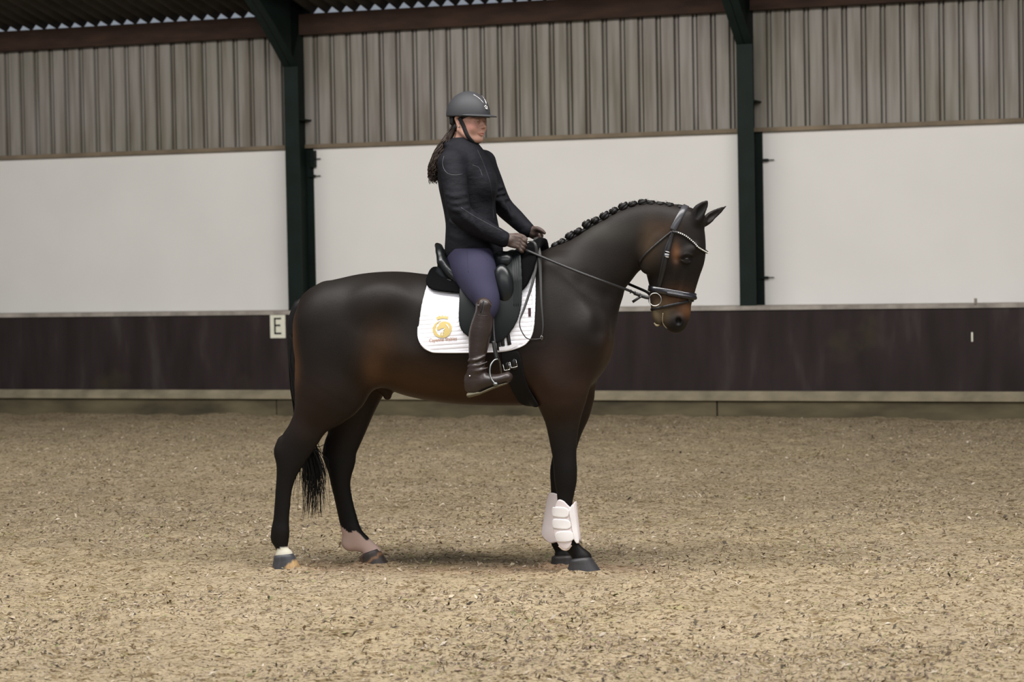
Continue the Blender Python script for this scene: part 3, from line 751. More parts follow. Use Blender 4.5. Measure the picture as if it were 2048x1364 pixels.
# ------------------------------------------------------------------ hooves, tail, mane
def hoof(name, cb, cf, gb, gf, y, w, topc, dark, label=None, tan_half=False):
    """coronet back/front pixels, ground heel/toe pixels"""
    Cb, Cf, Gb, Gf = [L(*q, y) for q in (cb, cf, gb, gf)]
    Gb[2] = min(Gb[2], .002); Gf[2] = min(Gf[2], .0); V = []; n = 28; m = 7
    for j in range(m + 1):
        t = j / m; a = Gb * (1 - t) + Cb * t; b = Gf * (1 - t) + Cf * t; c = (a + b) / 2; h = (b - a) / 2
        ww = w * (1 - .20 * t) ; bulge = .0025 if j in (m - 1,) else 0
        for k in range(n):
            q = 2 * math.pi * k / n; cx, sx = math.cos(q), math.sin(q)
            rr = 1.0 if cx > -.2 else 1.0 - .10 * abs(math.sin(3 * q)) * 0
            V.append(c + h * (np.sign(cx) * abs(cx) ** (1.0 if cx > 0 else .75)) * rr * (1 + bulge * 8) + np.array([0, ww * sx * (1 + bulge * 10), 0]))
    for t_, dz in ((.7, .006), (.3, .010)):
        c = (Cb + Cf) / 2
        for k in range(n):
            V.append(c + (V[m * n + k] - c) * t_ + np.array([0, 0, dz]))
    Fc = [(j * n + k, j * n + (k + 1) % n, (j + 1) * n + (k + 1) % n, (j + 1) * n + k) for j in range(m + 2) for k in range(n)]
    Fc += [tuple(range(n))[::-1], tuple((m + 2) * n + k for k in range(n))]
    V = np.array(V); col = np.tile(np.array(dark, float), (len(V), 1)); 
    if tan_half == 'stripe':
        a = (V[:, 0] - Gb[0]) / (Gf[0] - Gb[0]); u = a - .6 * V[:, 2] / .06
        col[(u > .05) & (u < .2)] = (.22, .11, .05); col[a < .12] = (.12, .07, .045)
    elif tan_half:
        a = (V[:, 0] - Gb[0]) / (Gf[0] - Gb[0] + 1e-6); u = a + .35 * (Gf[2] - V[:, 2]) / .06
        col[(u > .42)] = (.42, .27, .12); col[(u > .72) & (u < .76)] = (.3, .2, .1); col[(u < .02) & (V[:, 2] < .02)] = (.30, .17, .09)
    mk(name, V, Fc, M_hoof, horse, True, col, HM)
M_hoof = mat('hoof_horn', rough=.5, vcol=True, var=(30, .2, (3, 3, .5)), bump=(60, .2, .002, (1, 1, 4)))
hoof('hoof', (549, 1112), (586, 1107), (544, 1135), (604, 1141), -.125, .056, None, (.045, .045, .05), tan_half=True)
hoof('hoof', (719, 1113), (758, 1096), (722, 1130), (779, 1130), .125, .056, None, (.035, .026, .021), tan_half='stripe')
hoof('hoof', (1140, 1120), (1182, 1113), (1134, 1141), (1206, 1147), -.135, .066, None, (.034, .032, .034))
hoof('hoof', (1104, 1113), (1148, 1110), (1101, 1133), (1160, 1137), .125, .066, None, (.020, .016, .014))

M_hair = mat('black_hair', (.0062, .0052, .0050), .5, spec=.28)
# tail: hairs bundled into locks that hang from the dock, pass behind the near hock and end in thin wisps
mb = MB(); r_ = random.Random(3)
dock = [L(650, 590, 0), L(606, 604, 0), L(589, 636, 0), L(584, 670, 0), L(586, 730, 0), L(592, 800, .0)]
mb.tube(spline(dock, 4), [.026] * 5 + list(np.linspace(.034, .030, 6)) + list(np.linspace(.030, .020, 10)), 10)
for k in range(240):
    s0 = r_.random(); a = dock[1 + int(s0 * 3)] ; sp = r_.gauss(0, 1); sy_ = r_.gauss(0, 1)
    long_ = r_.random() ** .55
    # lower reach: between pixel rows 900 and 1050, drifting right behind the leg
    ex = 626 + sp * 12 + r_.gauss(0, 5); ey = 895 + 150 * long_ - abs(sp) * 10
    p = [a + np.array([0, sy_ * .014, 0]), L(584 + sp * 2.2, 690, sy_ * .016), L(589 + sp * 3.0, 770, sy_ * .022), L(600 + sp * 5 + 2, 830, sy_ * .030 + .01), L(614 + sp * 9, 890, sy_ * .035 + .02), L(ex, min(950, ey - 20) if ey > 940 else ey - 15, sy_ * .035 + .02), L(ex + r_.gauss(0, 5), ey, sy_ * .035 + .02)]
    Q = spline(p, 5); n = len(Q); ph = r_.random() * 6
    am = .006 * r_.random()
    Q = Q + np.stack([am * np.sin(np.linspace(0, 18, n) + ph) * np.linspace(0, 1, n), np.zeros(n), np.zeros(n)], 1)
    rad = np.linspace(.006, .0006, n) * (1 if long_ < .6 else .75); mb.tube(Q, list(rad * .75 + .0004), 4, cap=False)
mb.done('tail', M_hair, horse, HM)
# braided mane: knots of plaited hair sewn along the crest
kn = [(1110, 487, 9, 6), (1121, 481, 8, 6), (1138, 468, 10, 7), (1154, 459, 8, 5), (1172, 445, 10, 8), (1189, 437, 8, 6), (1208, 428, 11, 8), (1226, 418, 9, 6),
      (1246, 409, 11, 8), (1265, 404, 9, 5), (1286, 401, 10, 7), (1303, 402, 9, 5), (1322, 404, 9, 4), (1340, 406, 9, 4.5), (1363, 411, 8, 5)]
for i, (px, py, a, b) in enumerate(kn):
    q = L(px, py, 0); n2 = L(*kn[min(i + 1, len(kn) - 1)][:2], 0) - L(*kn[max(i - 1, 0)][:2], 0); n2 /= np.linalg.norm(n2)
    n3 = np.array([-n2[2], 0, n2[0]]); R = np.column_stack([n2, [0, 1, 0], n3]); mb = MB()
    q = q - n3 * .014; a *= 1.25; b *= 1.0
    if i % 2 == 0 or a > 8.5:
        for k in range(3):
            th = k * 2.1 + i
            P = [q + R @ np.array([math.cos(th + u) * a * PX * .50, math.sin(th + u) * .020 - .008, (u / 5 - .45) * b * PX * 1.5]) for u in np.linspace(0, 5.2, 14)]
            mb.tube(P, [.0045 + .0072 * math.sin(math.pi * (u + .5) / 15) * (1 + .25 * math.sin(u * 2.4)) for u in range(14)], 7)
        mb.ball(q - n3 * .003 + np.array([0, -.010, 0]), (a * PX * .62, .017, b * PX * .8), 10, 7, R)
    else:
        for k in range(4):
            y_ = -.014 + .009 * k
            P = [q + R @ np.array([u * a * PX * 1.2, y_, (.6 - u * u * 1.2) * b * PX]) for u in np.linspace(-1, 1, 9)]
            mb.tube(P, [.0035 + .004 * math.sin(math.pi * (u + .5) / 9) for u in range(9)], 7)
        mb.ball(q - n3 * .006, (a * PX * 1.0, .020, b * PX * .8), 10, 7, R)
    for k in range(5):   # flyaway hairs
        u = r_.uniform(-1, 1); p0 = q + R @ np.array([u * a * PX, r_.uniform(-.01, .01), 0])
        mb.tube([p0, p0 + R @ np.array([r_.uniform(-.006, .006), 0, .016]), p0 + R @ np.array([r_.uniform(-.012, .012), 0, .016 + r_.random() * .012])], [.0008, .0006, .0003], 3, cap=False)
    mb.done('braid', M_hair, horse, HM)
# roots of the mane lying along the crest
cr = [L(x, y, 0) for x, y in spline([(1100, 498), (1120, 489), (1138, 478), (1172, 456), (1208, 436), (1246, 417), (1286, 408), (1323, 408), (1350, 411), (1366, 416)], 4)]
mb = MB()
for k in range(5):
    y_ = -.016 + .008 * k; z_ = -.002 - abs(k - 2) * .003
    mb.tube([p + np.array([0, y_, z_ + .0025 * math.sin(i * 1.9 + k)]) for i, p in enumerate(cr)], .009, 6)
mb.done('mane', M_hair, horse, HM)
# eyes
M_eye = mat('eye', (.006, .004, .004), .08, spec=.6)
for sy in (-1, 1):
    MB().ball(L(1373, 518, sy * .0735), (.018, .0165, .016), 14, 10).done('eye', M_eye, horse, HM)
# whiskers and foam at the lips
M_foam = mat('lip_foam', (.30, .25, .15), .5)
mb = MB()
mb.tube(spline([L(1326, 626, -.052), L(1325, 638, -.050), L(1326, 647, -.040), L(1331, 654, -.030), L(1338, 659, -.02), L(1341, 661, -.0)], 4), [.0015] * 8 + [.0022] * 8 + [.003] * 5, 7)
mb.tube(spline([L(1308, 646, -.012), L(1314, 651, -.014), L(1320, 648, -.018)], 4), [.003, .004, .005, .006, .006, .006, .005, .004, .003], 7)
mb.done('lip', M_foam, horse, HM)

# ------------------------------------------------------------------ tack on the horse: shells that follow the body
def chaikin(P, n):
    P = np.array(P, float)
    for _ in range(n):
        Q = np.roll(P, -1, 0); P = np.stack([P * .75 + Q * .25, P * .25 + Q * .75], 1).reshape(-1, 2)
    return P
def shell(name, poly, off0, off1, h, material, parent, ylim=None, frame=HM, ops=None, pad=.03, offz=None, noise=0, col=None, relax=1, rnd=.006, edge=None, yref=-.22, raw=False):
    if not raw: poly = chaikin(poly, 2)
    P2 = np.array([[L(px, py, yref)[0], L(px, py, yref)[2]] for px, py in poly]) if not raw else poly
    lo = [P2[:, 0].min() - .02, (-.42 if ylim is None else ylim[0]), P2[:, 1].min() - .02]
    hi = [P2[:, 0].max() + .02, (.42 if ylim is None else ylim[1]), P2[:, 1].max() + .02]
    g = Grid(*[np.arange(lo[i], hi[i] + h, h) for i in range(3)]); evaluate(ops or HOPS, g, .09)
    F = g.F; X, Y, Z = g.pts((slice(None),) * 3)
    a = np.full(g.F.shape[2], (off0 + off1) / 2) if offz is None else offz(g.z)
    th = (off1 - off0) / 2
    gx, gz = np.meshgrid(g.x, g.z, indexing='ij'); sd = poly_sd(P2, gx, gz)
    S = np.abs(F - a[None, None, :].astype(f32)) - th
    if edge is not None: S = S - edge * np.exp(-(sd / .004) ** 2)[:, None, :]
    q0 = np.maximum(S + rnd, 0); q1 = np.maximum(sd[:, None, :] + rnd, 0)
    g.F = (np.sqrt(q0 * q0 + q1 * q1) - rnd + np.minimum(np.maximum(S, sd[:, None, :]) + rnd, 0)).astype(f32)
    if noise: g.F = g.F + (rng.random(g.F.shape) - .5).astype(f32) * noise
    if ylim is not None: pass
    V, Q = nets(g, relax)
    return mk(name, V, Q, material, parent, True, col(V) if col else None, frame), V, Q
def quilt_extra(nt, b, tc):
    # stitched channels along the pad, closer diamonds near the lower edge
    sep = nt.nodes.new('ShaderNodeSeparateXYZ'); nt.links.new(tc.outputs['Object'], sep.inputs[0])
    def mth(op, a, c=None):
        m = nt.nodes.new('ShaderNodeMath'); m.operation = op
        for i, v in enumerate((a, c)):
            if v is None: continue
            if isinstance(v, (int, float)): m.inputs[i].default_value = v
            else: nt.links.new(v, m.inputs[i])
        return m.outputs[0]
    zz = mth('ADD', sep.outputs[2], mth('MULTIPLY', sep.outputs[0], -.05))
    s = mth('ABSOLUTE', mth('SINE', mth('MULTIPLY', zz, math.pi / .0222)))
    s2 = mth('ABSOLUTE', mth('SINE', mth('MULTIPLY', sep.outputs[0], math.pi / .030)))
    h = mth('POWER', s, .45); h2 = mth('MULTIPLY', mth('POWER', s2, .4), .22)
    bp = nt.nodes.new('ShaderNodeBump'); bp.inputs['Strength'].default_value = .40; bp.inputs['Distance'].default_value = .006
    nt.links.new(mth('ADD', h, h2), bp.inputs['Height']); nt.links.new(bp.outputs[0], b.inputs['Normal'])
M_pad = mat('white_quilting', (.93, .92, .96), .75, spec=.25, extra=quilt_extra)
M_white2 = mat('white_binding', (.90, .89, .91), .7)
M_fleece = mat('black_sheepskin', (.0045, .0045, .005), 1.0, spec=.05, bump=(260, .8, .006))
M_leather = mat('black_leather', (.006, .0075, .008), .30, spec=.45, bump=(220, .12, .001))
M_leather2 = mat('black_flap_leather', (.0055, .0078, .0080), .5, spec=.25, bump=(260, .15, .001))
M_strap = mat('black_strap', (.010, .009, .009), .42, spec=.45)
M_web = mat('rein_webbing', (.028, .028, .027), .6, bump=(400, .2, .001))
M_metal = mat('steel', (.62, .62, .60), .22, metal=1)
M_iron = mat('dull_iron', (.22, .23, .23), .35, metal=1)
M_girth = mat('black_girth', (.004, .0038, .004), .7, spec=.2)

pad = empty('saddle_pad', (0, 0, 0), 'white quilted saddle pad with gold horse emblem under the saddle', 'saddle pad', mat=HM)
PADP = [(846, 500), (846, 572), (840, 620), (835, 665), (837, 682), (845, 695), (858, 703), (875, 706), (940, 706), (1000, 704), (1035, 697), (1056, 685), (1066, 664), (1068, 620), (1066, 560), (1056, 470)]
PAD, PV, PQ = shell('pad_panel', PADP, .001, .013, .0048, M_pad, pad, edge=.002, yref=-.275)
PBV = BVHTree.FromPolygons([Vector(v) for v in PV], [tuple(int(i) for i in q) for q in PQ])
# binding round the lower edge of the near side
bp_ = spline([(845.5, 575), (839.5, 620), (835, 662), (837, 681), (845, 694), (858, 703), (876, 706), (940, 706), (1000, 704), (1035, 697), (1055.5, 685), (1066, 664), (1068, 620), (1066.3, 570)], 5)
mb = MB(); mb.tube([near_side(951 + (x - 951) * .985, 640 + (y - 640) * .975, PBV, .001)[0] for x, y in bp_], .0042, 6)
mb.done('pad_binding', M_white2, pad, HM)
# emblem: crown, round horse head, lettering
M_gold = mat('gold_thread', (.64, .50, .19), .55, spec=.4, bump=(500, .3, .001))
M_ltr = mat('brown_thread', (.42, .24, .15), .6)
def decal(polys, name, material, parent, bv, off=.0016, th=.0012, n_sub=1):
    """flat embroidered shapes: pixel polygons laid on the near-side surface"""
    import bmesh
    bm = bmesh.new()
    for P in polys:
        vs = [bm.verts.new((x, y, 0)) for x, y in P]
        try: bm.faces.new(vs)
        except ValueError: pass
    bmesh.ops.triangulate(bm, faces=bm.faces[:]); 
    for _ in range(n_sub):
        bmesh.ops.subdivide_edges(bm, edges=[e for e in bm.edges if e.calc_length() > 2.5], cuts=1)
    bmesh.ops.triangulate(bm, faces=bm.faces[:]); bm.verts.index_update()
    V = []; F_ = [tuple(v.index for v in f.verts) for f in bm.faces]
    for v in bm.verts:
        p, n = near_side(v.co.x, v.co.y, bv, off); V.append(p)
    bm.free()
    n = len(V); V2 = V + [p + np.array([0, -th, 0]) for p in V]
    F2 = [tuple(i + n for i in f) for f in F_] + [f[::-1] for f in F_]
    ed = {}
    for f in F_:
        for a, b in zip(f, f[1:] + f[:1]): ed[(a, b)] = 1
    F2 += [(a, b, b + n, a + n) for (a, b) in ed if (b, a) not in ed]
    return mk(name, V2, F2, material, parent, False, None, HM)
cx, cy, rr = 884.5, 656, 18.6
def arc(r0, r1, a0, a1, n=26, cx0=cx, cy0=cy, dx=0, dy=0):
    o = [(cx0 + r0 * math.cos(a), cy0 - r0 * math.sin(a)) for a in np.linspace(a0, a1, n)]
    i = [(cx0 + dx + r1 * math.cos(a), cy0 + dy - r1 * math.sin(a)) for a in np.linspace(a1, a0, n)]
    return o + i
T = lambda q: [(830 + x / 12.4, 600 + y / 12.4) for x, y in q]
ring_ = T([(650, 505), (560, 540), (490, 600), (445, 680), (442, 760), (470, 840), (530, 900), (600, 930), (690, 938), (600, 870), (540, 810), (510, 740), (512, 670), (540, 600), (590, 545), (655, 515)])
head_ = T([(640, 560), (680, 535), (760, 530), (840, 560), (890, 600), (915, 690), (900, 780), (850, 870), (780, 920), (690, 938), (640, 920), (625, 860), (640, 800), (680, 750), (735, 700), (745, 640), (700, 700), (650, 710), (610, 740), (560, 745), (540, 710), (550, 670), (590, 640), (600, 590)])
slit1 = None
crown = [T([(548, 492), (540, 450), (525, 410), (550, 425), (560, 455), (575, 420), (590, 385), (610, 420), (620, 450), (645, 415), (680, 365), (705, 410), (725, 445), (745, 410), (760, 375), (775, 415), (790, 440), (805, 410), (835, 380), (822, 430), (812, 475), (690, 455)])]
decal([ring_, head_] + crown, 'emblem', M_gold, pad, PBV, n_sub=2)
sl_ = [T([(760, 590), (815, 620), (850, 680), (850, 745), (835, 690), (800, 640)]), T([(700, 770), (665, 830), (670, 885), (690, 880), (685, 830), (715, 780)]), T([(640, 800), (680, 750), (735, 700), (742, 715), (700, 765), (660, 815)])]
decal(sl_, 'emblem_highlight', M_white2, pad, PBV, off=.0032)
cu = bpy.data.curves.new('t', 'FONT'); cu.body = 'Cayenne Stables'; cu.size = 1; cu.extrude = 0; cu.resolution_u = 2; cu.offset = .012
to = bpy.data.objects.new('t', cu); C.objects.link(to); bpy.context.view_layer.update()
me = to.to_mesh(); tv = [v.co.copy() for v in me.vertices]; tf = [tuple(p.vertices) for p in me.polygons]; to.to_mesh_clear()
bpy.data.objects.remove(to); bpy.data.curves.remove(cu)
wx = max(v.x for v in tv); V = [near_side(858 + v.x / wx * 56, 684.5 - v.x / wx * 4.5 - v.y * 10.5, PBV, .0022)[0] for v in tv]
mk('lettering', V, tf, M_ltr, pad, False, None, HM)
mb = MB(); M_tag = mat('maroon_tag', (.035, .006, .010), .6)
decal([[(1056.5, 616), (1062, 616), (1062, 633), (1057, 633)]], 'brand_tag', M_tag, pad, PBV, off=.002)
decal([[(998, 694), (1014, 693), (1034, 684), (1037, 690), (1018, 699), (999, 701)]], 'girth_loop', M_white2, pad, PBV, off=.006, n_sub=2)

hp = empty('half_pad', (0, 0, 0), 'black sheepskin half pad between the saddle and the white pad', 'half pad', mat=HM)
HPP = [(847, 470), (848, 548), (848, 562), (854, 574), (868, 581), (900, 585), (935, 588), (990, 592), (1030, 590), (1048, 580), (1059, 562), (1067, 535), (1074, 505), (1077, 460)]
shell('fleece', HPP, .014, .038, .006, M_fleece, hp, noise=.0012, rnd=.010)

sad = empty('dressage_saddle', (0, 0, 0), 'black leather dressage saddle under the rider, with stirrups', 'saddle', mat=HM)
zlo, zhi = L(980, 690, 0)[2], L(980, 560, 0)[2]
offf = lambda z: .022 + (.048 - .022) * np.clip((z - zlo) / (zhi - zlo), 0, 1)
FBV = None
FLP = [(914, 560), (917, 600), (918, 640), (922, 658), (932, 670), (950, 680), (975, 687), (998, 686), (1014, 675), (1030, 652), (1038, 632), (1043, 600), (1041, 560), (1036, 525), (1031, 500), (990, 500)]
for sgn, yl in ((-1, (-.42, -.06)), (1, (.06, .42))):
    fo, FV_, FQ_ = shell('flap', FLP, 0, .007, .0045, M_leather2, sad, ylim=yl, offz=offf, rnd=.003, yref=-.29)
    if sgn < 0: FBV = BVHTree.FromPolygons([Vector(v) for v in FV_], [tuple(int(i) for i in q) for q in FQ_])
# seat, cantle, pommel, panels and knee blocks
def pts_s(sy): return sy
O = []
for sy in (-1, 1):
    O += [Cap([L(918, 566, sy * .19), L(898, 545, sy * .17), L(885, 518, sy * .135), L(879, 498, sy * .08), L(878, 491, 0)], [.010, .017, .020, .021, .021], k=.01),
          Cap([L(905, 556, sy * .13), L(940, 555, sy * .13), L(990, 545, sy * .12), L(1020, 520, sy * .09)], [.035, .045, .045, .035], k=.05),
          Cap([L(878, 545, sy * .11), L(892, 556, sy * .145), L(915, 566, sy * .165), L(945, 572, sy * .175)], [.022, .026, .022, .012], k=.01),
          Chain([L(1003, 520, sy * .125), L(1012, 522, sy * .13), L(1030, 512, sy * .09)], [.048, .050, .028], [.045, .050, .04], k=.03)]
O += [Chain([L(893, 527, 0), L(915, 540, 0), L(960, 545, 0), L(1000, 530, 0), L(1025, 512, 0)], [.035, .035, .03, .035, .034], [.15, .15, .13, .10, .07], k=.03),
      Chain([L(885, 505, 0), L(892, 520, 0)], [.018, .025], [.10, .13], k=.02)]
O.append(Ell(L(935, 470, 0), (.16, .12, .115), k=.03, neg=True))
lo, hi = L(862, 580, 0), L(1050, 470, 0)
solid('saddle_seat', O, (lo[0], -.26, lo[2]), (hi[0], .26, hi[2]), .005, M_leather, sad, HM, relax=2)
for sy in (-1, 1):
    def sp(px, py, o=.06):
        p, n = near_side(px, py, BV, 0, sy); z = p[2]; return p + np.array([0, sy * (float(offf(z)) + o - .02), 0])
    c0 = sp(1012, 574, .040); ta = -.10; RR = np.array([[math.cos(ta), 0, math.sin(ta)], [0, 1, 0], [-math.sin(ta), 0, math.cos(ta)]])
    O = [Ell(c0, (.058, .048, .118), RR, k=.01), Ell(sp(1004, 550, .036), (.046, .042, .050), RR, k=.03)]
    c = sp(1010, 570)
    solid('knee_block', O, c - .16, c + .16, .0045, M_leather, sad, HM, relax=2)
# piping ridges down the front of the flap
for k in range(3):
    pth = spline([(1021 + k * 4.5, 503), (1026 + k * 4.0, 520), (1026.5 + k * 4, 545), (1028 + k * 4, 580), (1028 + k * 4.2, 612)], 6)
    P = []
    for x, y in pth:
        p, n = near_side(x, y, FBV, .001); P.append(p)
    MB().tube(P, .0019, 6).done('piping', M_leather, sad, HM)
# rear panel piping with stitching nails
for k, (x0, y0, x1, y1) in enumerate(((877, 541, 905, 558), (874.5, 545, 903, 562))):
    P = [L(x0, y0, -.125), L((x0 + x1) / 2 - 1, (y0 + y1) / 2 + 2, -.165), L(x1, y1, -.195)]
    MB().tube(spline(P, 4), .003, 6).done('piping', M_leather, sad, HM)
# billets, stirrup leather and iron
for (a, b) in (((1003, 660), (1006, 692)), ((1013, 650), (1019, 690)), ((996, 672), (998, 700))):
    P, Nn = [], []
    for t in np.linspace(0, 1, 6):
        p, n = near_side(a[0] + (b[0] - a[0]) * t, a[1] + (b[1] - a[1]) * t, PBV, .003); P.append(p); Nn.append(n)
    MB().ribbon(P, .020, Nn, .003).done('billet', M_strap, sad, HM)
YS = -.385
st = empty('tmp', (0, 0, 0)); bpy.data.objects.remove(st)
for sy in (-1, 1):
    yl = abs(YS) * sy
    P = [L(984, 560, sy * .30), L(986, 620, sy * .33), L(987, 660, sy * .36), L(990, 690, yl), L(996, 719, yl)]
    MB().ribbon(spline(P, 5), .012, np.array([0, float(sy), .15]), .003).done('stirrup_leather', M_strap, sad, HM)
    P = [L(986, 682, yl), L(989, 700, yl), L(993, 719, yl)]
    MB().ribbon(spline(P, 4), .016, np.array([-.7, float(sy), .1]), .005).done('leather_keeper', M_web, sad, HM)
    o = [(996, 718, .0), (988, 721, -.012), (981, 732, -.030), (980, 748, -.045), (984, 760, -.055), (991, 768, -.058)]
    A_ = [L(a, b, yl + sy * (-c) ) for a, b, c in o]
    B_ = [L(996, 718, yl), L(999, 722, yl - sy * .02), L(1001, 734, yl - sy * .045), L(1002, 748, yl - sy * .06), L(1002, 758, yl - sy * .065), L(1001, 764, yl - sy * .062)]
    mb = MB().tube(spline(A_, 4), .0045, 8).tube(spline(B_, 4), .0055, 8)
    mb.tube([A_[-1], B_[-1]], .010, 8); mb.ball(A_[-1], (.014, .012, .010), 10, 8)
    mb.done('stirrup_iron', M_iron, sad, HM)

gir = empty('girth', (0, 0, 0), 'black girth with two steel buckles round the belly behind the elbow', 'girth', mat=HM)
GP = [(1001, 700), (1018, 703), (1036, 699), (1043, 715), (1046, 745), (1052, 775), (1066, 800), (1078, 818), (1030, 818), (1022, 790), (1012, 760), (1004, 730)]
shell('girth_strap', GP, .001, .013, .005, M_girth, gir, yref=-.26)
for (px, py, ww) in ((1013, 731, 12), (1027, 726, 13)):
    c, n = near_side(px, py, BV, .017); a = L(px + ww / 2, py - 1.5, 0) - L(px - ww / 2, py + 1.5, 0); a /= np.linalg.norm(a); u = np.cross(np.array([0, 1., 0]), a)
    w2, h2 = ww / 2 * PX, .018; pts_ = [c + a * w2 + u * h2, c - a * w2 + u * h2, c - a * w2 - u * h2, c + a * w2 - u * h2, c + a * w2 + u * h2]
    MB().tube(pts_, .0022, 6).done('buckle', M_metal, gir, HM)
    MB().ribbon([c + u * .03 + np.array([0, .003, 0]), c - u * .05 + np.array([0, .003, 0])], w2 * 1.5, np.array([0, -1., 0]), .004).done('buckle_strap', M_strap, gir, HM)

# ------------------------------------------------------------------ front leg boots
M_boot = mat('pinkish_white_boot', (.80, .72, .72), .5, spec=.35, bump=(12, .3, .006)); M_bootw = mat('white_strap', (.86, .83, .82), .5, bump=(14, .25, .004))
M_bootedge = mat('beige_edge', (.50, .40, .32), .8)
def sub_ops(y):  # leg-only shell with an outward offset
    return HOPS
ylim_n, ylim_f = (-.24, -.03), (.03, .24)
bn = empty('tendon_boot', L(1130, 1095, -.135), 'pinkish white tendon boot with three straps on the near front leg, nearest the camera', 'horse boot', 'tendon boots on the front legs',
           mat=HM @ Matrix.Translation(Vector(L(1130, 1095, -.135))))
bf = empty('tendon_boot', L(1110, 1085, .125), 'pinkish white tendon boot on the far front leg, seen behind the strapped boot', 'horse boot', 'tendon boots on the front legs',
           mat=HM @ Matrix.Translation(Vector(L(1110, 1085, .125))))
def PZ(poly, y): return np.array([[L(px, py, y)[0], L(px, py, y)[2]] for px, py in chaikin(poly, 2)])
def legshell(name, poly, off0, off1, m_, parent, y, dist=.010, ylim=None, cyl=None):
    return shell(name, PZ(poly, y), off0, off1, .0032, m_, parent, ylim=ylim, rnd=.003, ops=cyl, raw=True)
cyl_n = [LP([(1112, 985, 1151, 985), (1111, 1020, 1152, 1020), (1110, 1050, 1154, 1050), (1112, 1075, 1158, 1072), (1122, 1100, 1162, 1090)], -.135, [.036, .036, .038, .042, .040], k=0)]
legshell('boot_shell', [(1113, 1003), (1118, 998), (1128, 1001), (1136, 1010), (1142, 1016), (1148, 1004), (1150, 1003), (1153, 1030), (1157, 1060), (1159, 1084), (1153, 1086), (1149, 1080), (1145, 1078),
          (1143, 1090), (1136, 1099), (1126, 1099), (1117, 1092), (1112, 1080), (1104, 1070), (1104, 1030)], -.001, .009, M_boot, bn, -.17, ylim=ylim_n, cyl=cyl_n)
for (pl) in ([(1113, 1013), (1101, 1015), (1101, 1033), (1113, 1035), (1140, 1036), (1138, 1014)], [(1114, 1037), (1102, 1039), (1103, 1057), (1115, 1058), (1145, 1059), (1141, 1038)],
             [(1120, 1061), (1109, 1066), (1110, 1082), (1120, 1085), (1152, 1082), (1146, 1060)]):
    legshell('boot_strap', pl, .008, .013, M_bootw, bn, -.17, ylim=(-.24, -.135), cyl=cyl_n)
legshell('front_flap', [(1148, 1004), (1141, 1015), (1139, 1022), (1145, 1055), (1151, 1084), (1158, 1087), (1160, 1083), (1156, 1055), (1152, 1025)], .008, .015, M_bootw, bn, -.15, ylim=ylim_n, cyl=cyl_n)
cyl_f = [LP([(1096, 985, 1136, 985), (1093, 1020, 1136, 1020), (1089, 1050, 1138, 1050), (1087, 1070, 1141, 1070), (1092, 1095, 1144, 1090)], .125, [.036, .036, .038, .042, .040], k=0)]
legshell('boot_shell', [(1097, 985), (1108, 983.5), (1119, 987), (1138, 1010), (1146, 1060), (1146, 1085), (1112, 1082), (1107, 1085), (1099, 1083), (1090, 1078), (1083, 1070), (1084, 1060), (1090, 1025)], -.001, .009, M_boot, bf, .125, ylim=ylim_f, cyl=cyl_f)
pe = [(1083.5, 1070), (1090, 1078), (1099, 1084), (1106, 1085.5), (1112, 1083)]
MB().tube([L(x, y, .085) for x, y in spline(pe, 4)], .003, 6).done('boot_edge', M_bootedge, bf, HM)
pe = [(1117, 1092), (1126, 1099.5), (1136, 1099.5), (1143, 1091)]
MB().tube([L(x, y, -.180) for x, y in spline(pe, 4)], .003, 6).done('boot_edge', M_bootedge, bn, HM)

# ------------------------------------------------------------------ bridle
br = empty('bridle', (0, 0, 0), 'black leather bridle with beaded browband, padded noseband and reins', 'bridle', mat=HM)
def surf(path, off=.003, sy=-1, n=6):
    S = spline(path, n); P, Nn = [], []
    for x, y in S:
        p, nn = near_side(x, y, BV, off, sy); P.append(p); Nn.append(nn)
    P = np.array(P)
    for _ in range(2): P[1:-1] = (P[:-2] + 2 * P[1:-1] + P[2:]) / 4
    return list(P), Nn
def mirror_strap(path, wd, name, material, off=.003, th=.0035):
    for sy in (-1, 1):
        P, Nn = surf(path, off, sy); MB().ribbon(P, wd, Nn, th).done(name, material, br, HM)
def ringcut(c, e1, n=40, off=.004, a0=0, a1=2 * math.pi):
    P, Nn = [], []
    for a in np.linspace(a0, a1, n):
        d = e1 * math.cos(a) + np.array([0, 1.0, 0]) * math.sin(a); q, nn = hit(c, d)
        if q is None: continue
        P.append(q + d * off); Nn.append(d)
    P = np.array(P)
    for _ in range(2): P[1:-1] = (P[:-2] + 2 * P[1:-1] + P[2:]) / 4
    return list(P), Nn
# crown strap over the poll (ring cut in the plane of the strap, upper part)
c = L(1352, 455, 0); e = L(1376, 405, 0) - c; e /= np.linalg.norm(e)
P, Nn = ringcut(c, e, 40, .004, -1.75, 1.75); MB().ribbon(P, .034, Nn, .005).done('crown_strap', mat('grey_shine_leather', (.045, .045, .05), .28), br, HM)
mirror_strap([(1350, 458), (1345, 468), (1339, 492), (1334, 510), (1327, 540), (1321, 565), (1313, 588)], .019, 'cheek_strap', M_strap, .004)
mirror_strap([(1343, 470), (1331, 500), (1323, 535), (1318, 560), (1316, 574)], .012, 'noseband_hanger', M_strap, .003)
mirror_strap([(1345, 462), (1325, 478), (1302, 498), (1287, 513), (1279, 524)], .010, 'throat_lash', M_strap, .002)
mirror_strap([(1334, 508), (1333.5, 513)], .026, 'cheek_buckle', M_metal, .008, .004)
for sy in (-1, 1):
    P, Nn = surf([(1331, 503), (1340, 505)], .010, sy, 3); mb = MB().tube(P, .0025, 6)
    P, Nn = surf([(1330, 513), (1338, 515)], .010, sy, 3); mb.tube(P, .002, 6); mb.done('buckle', M_metal, br, HM)
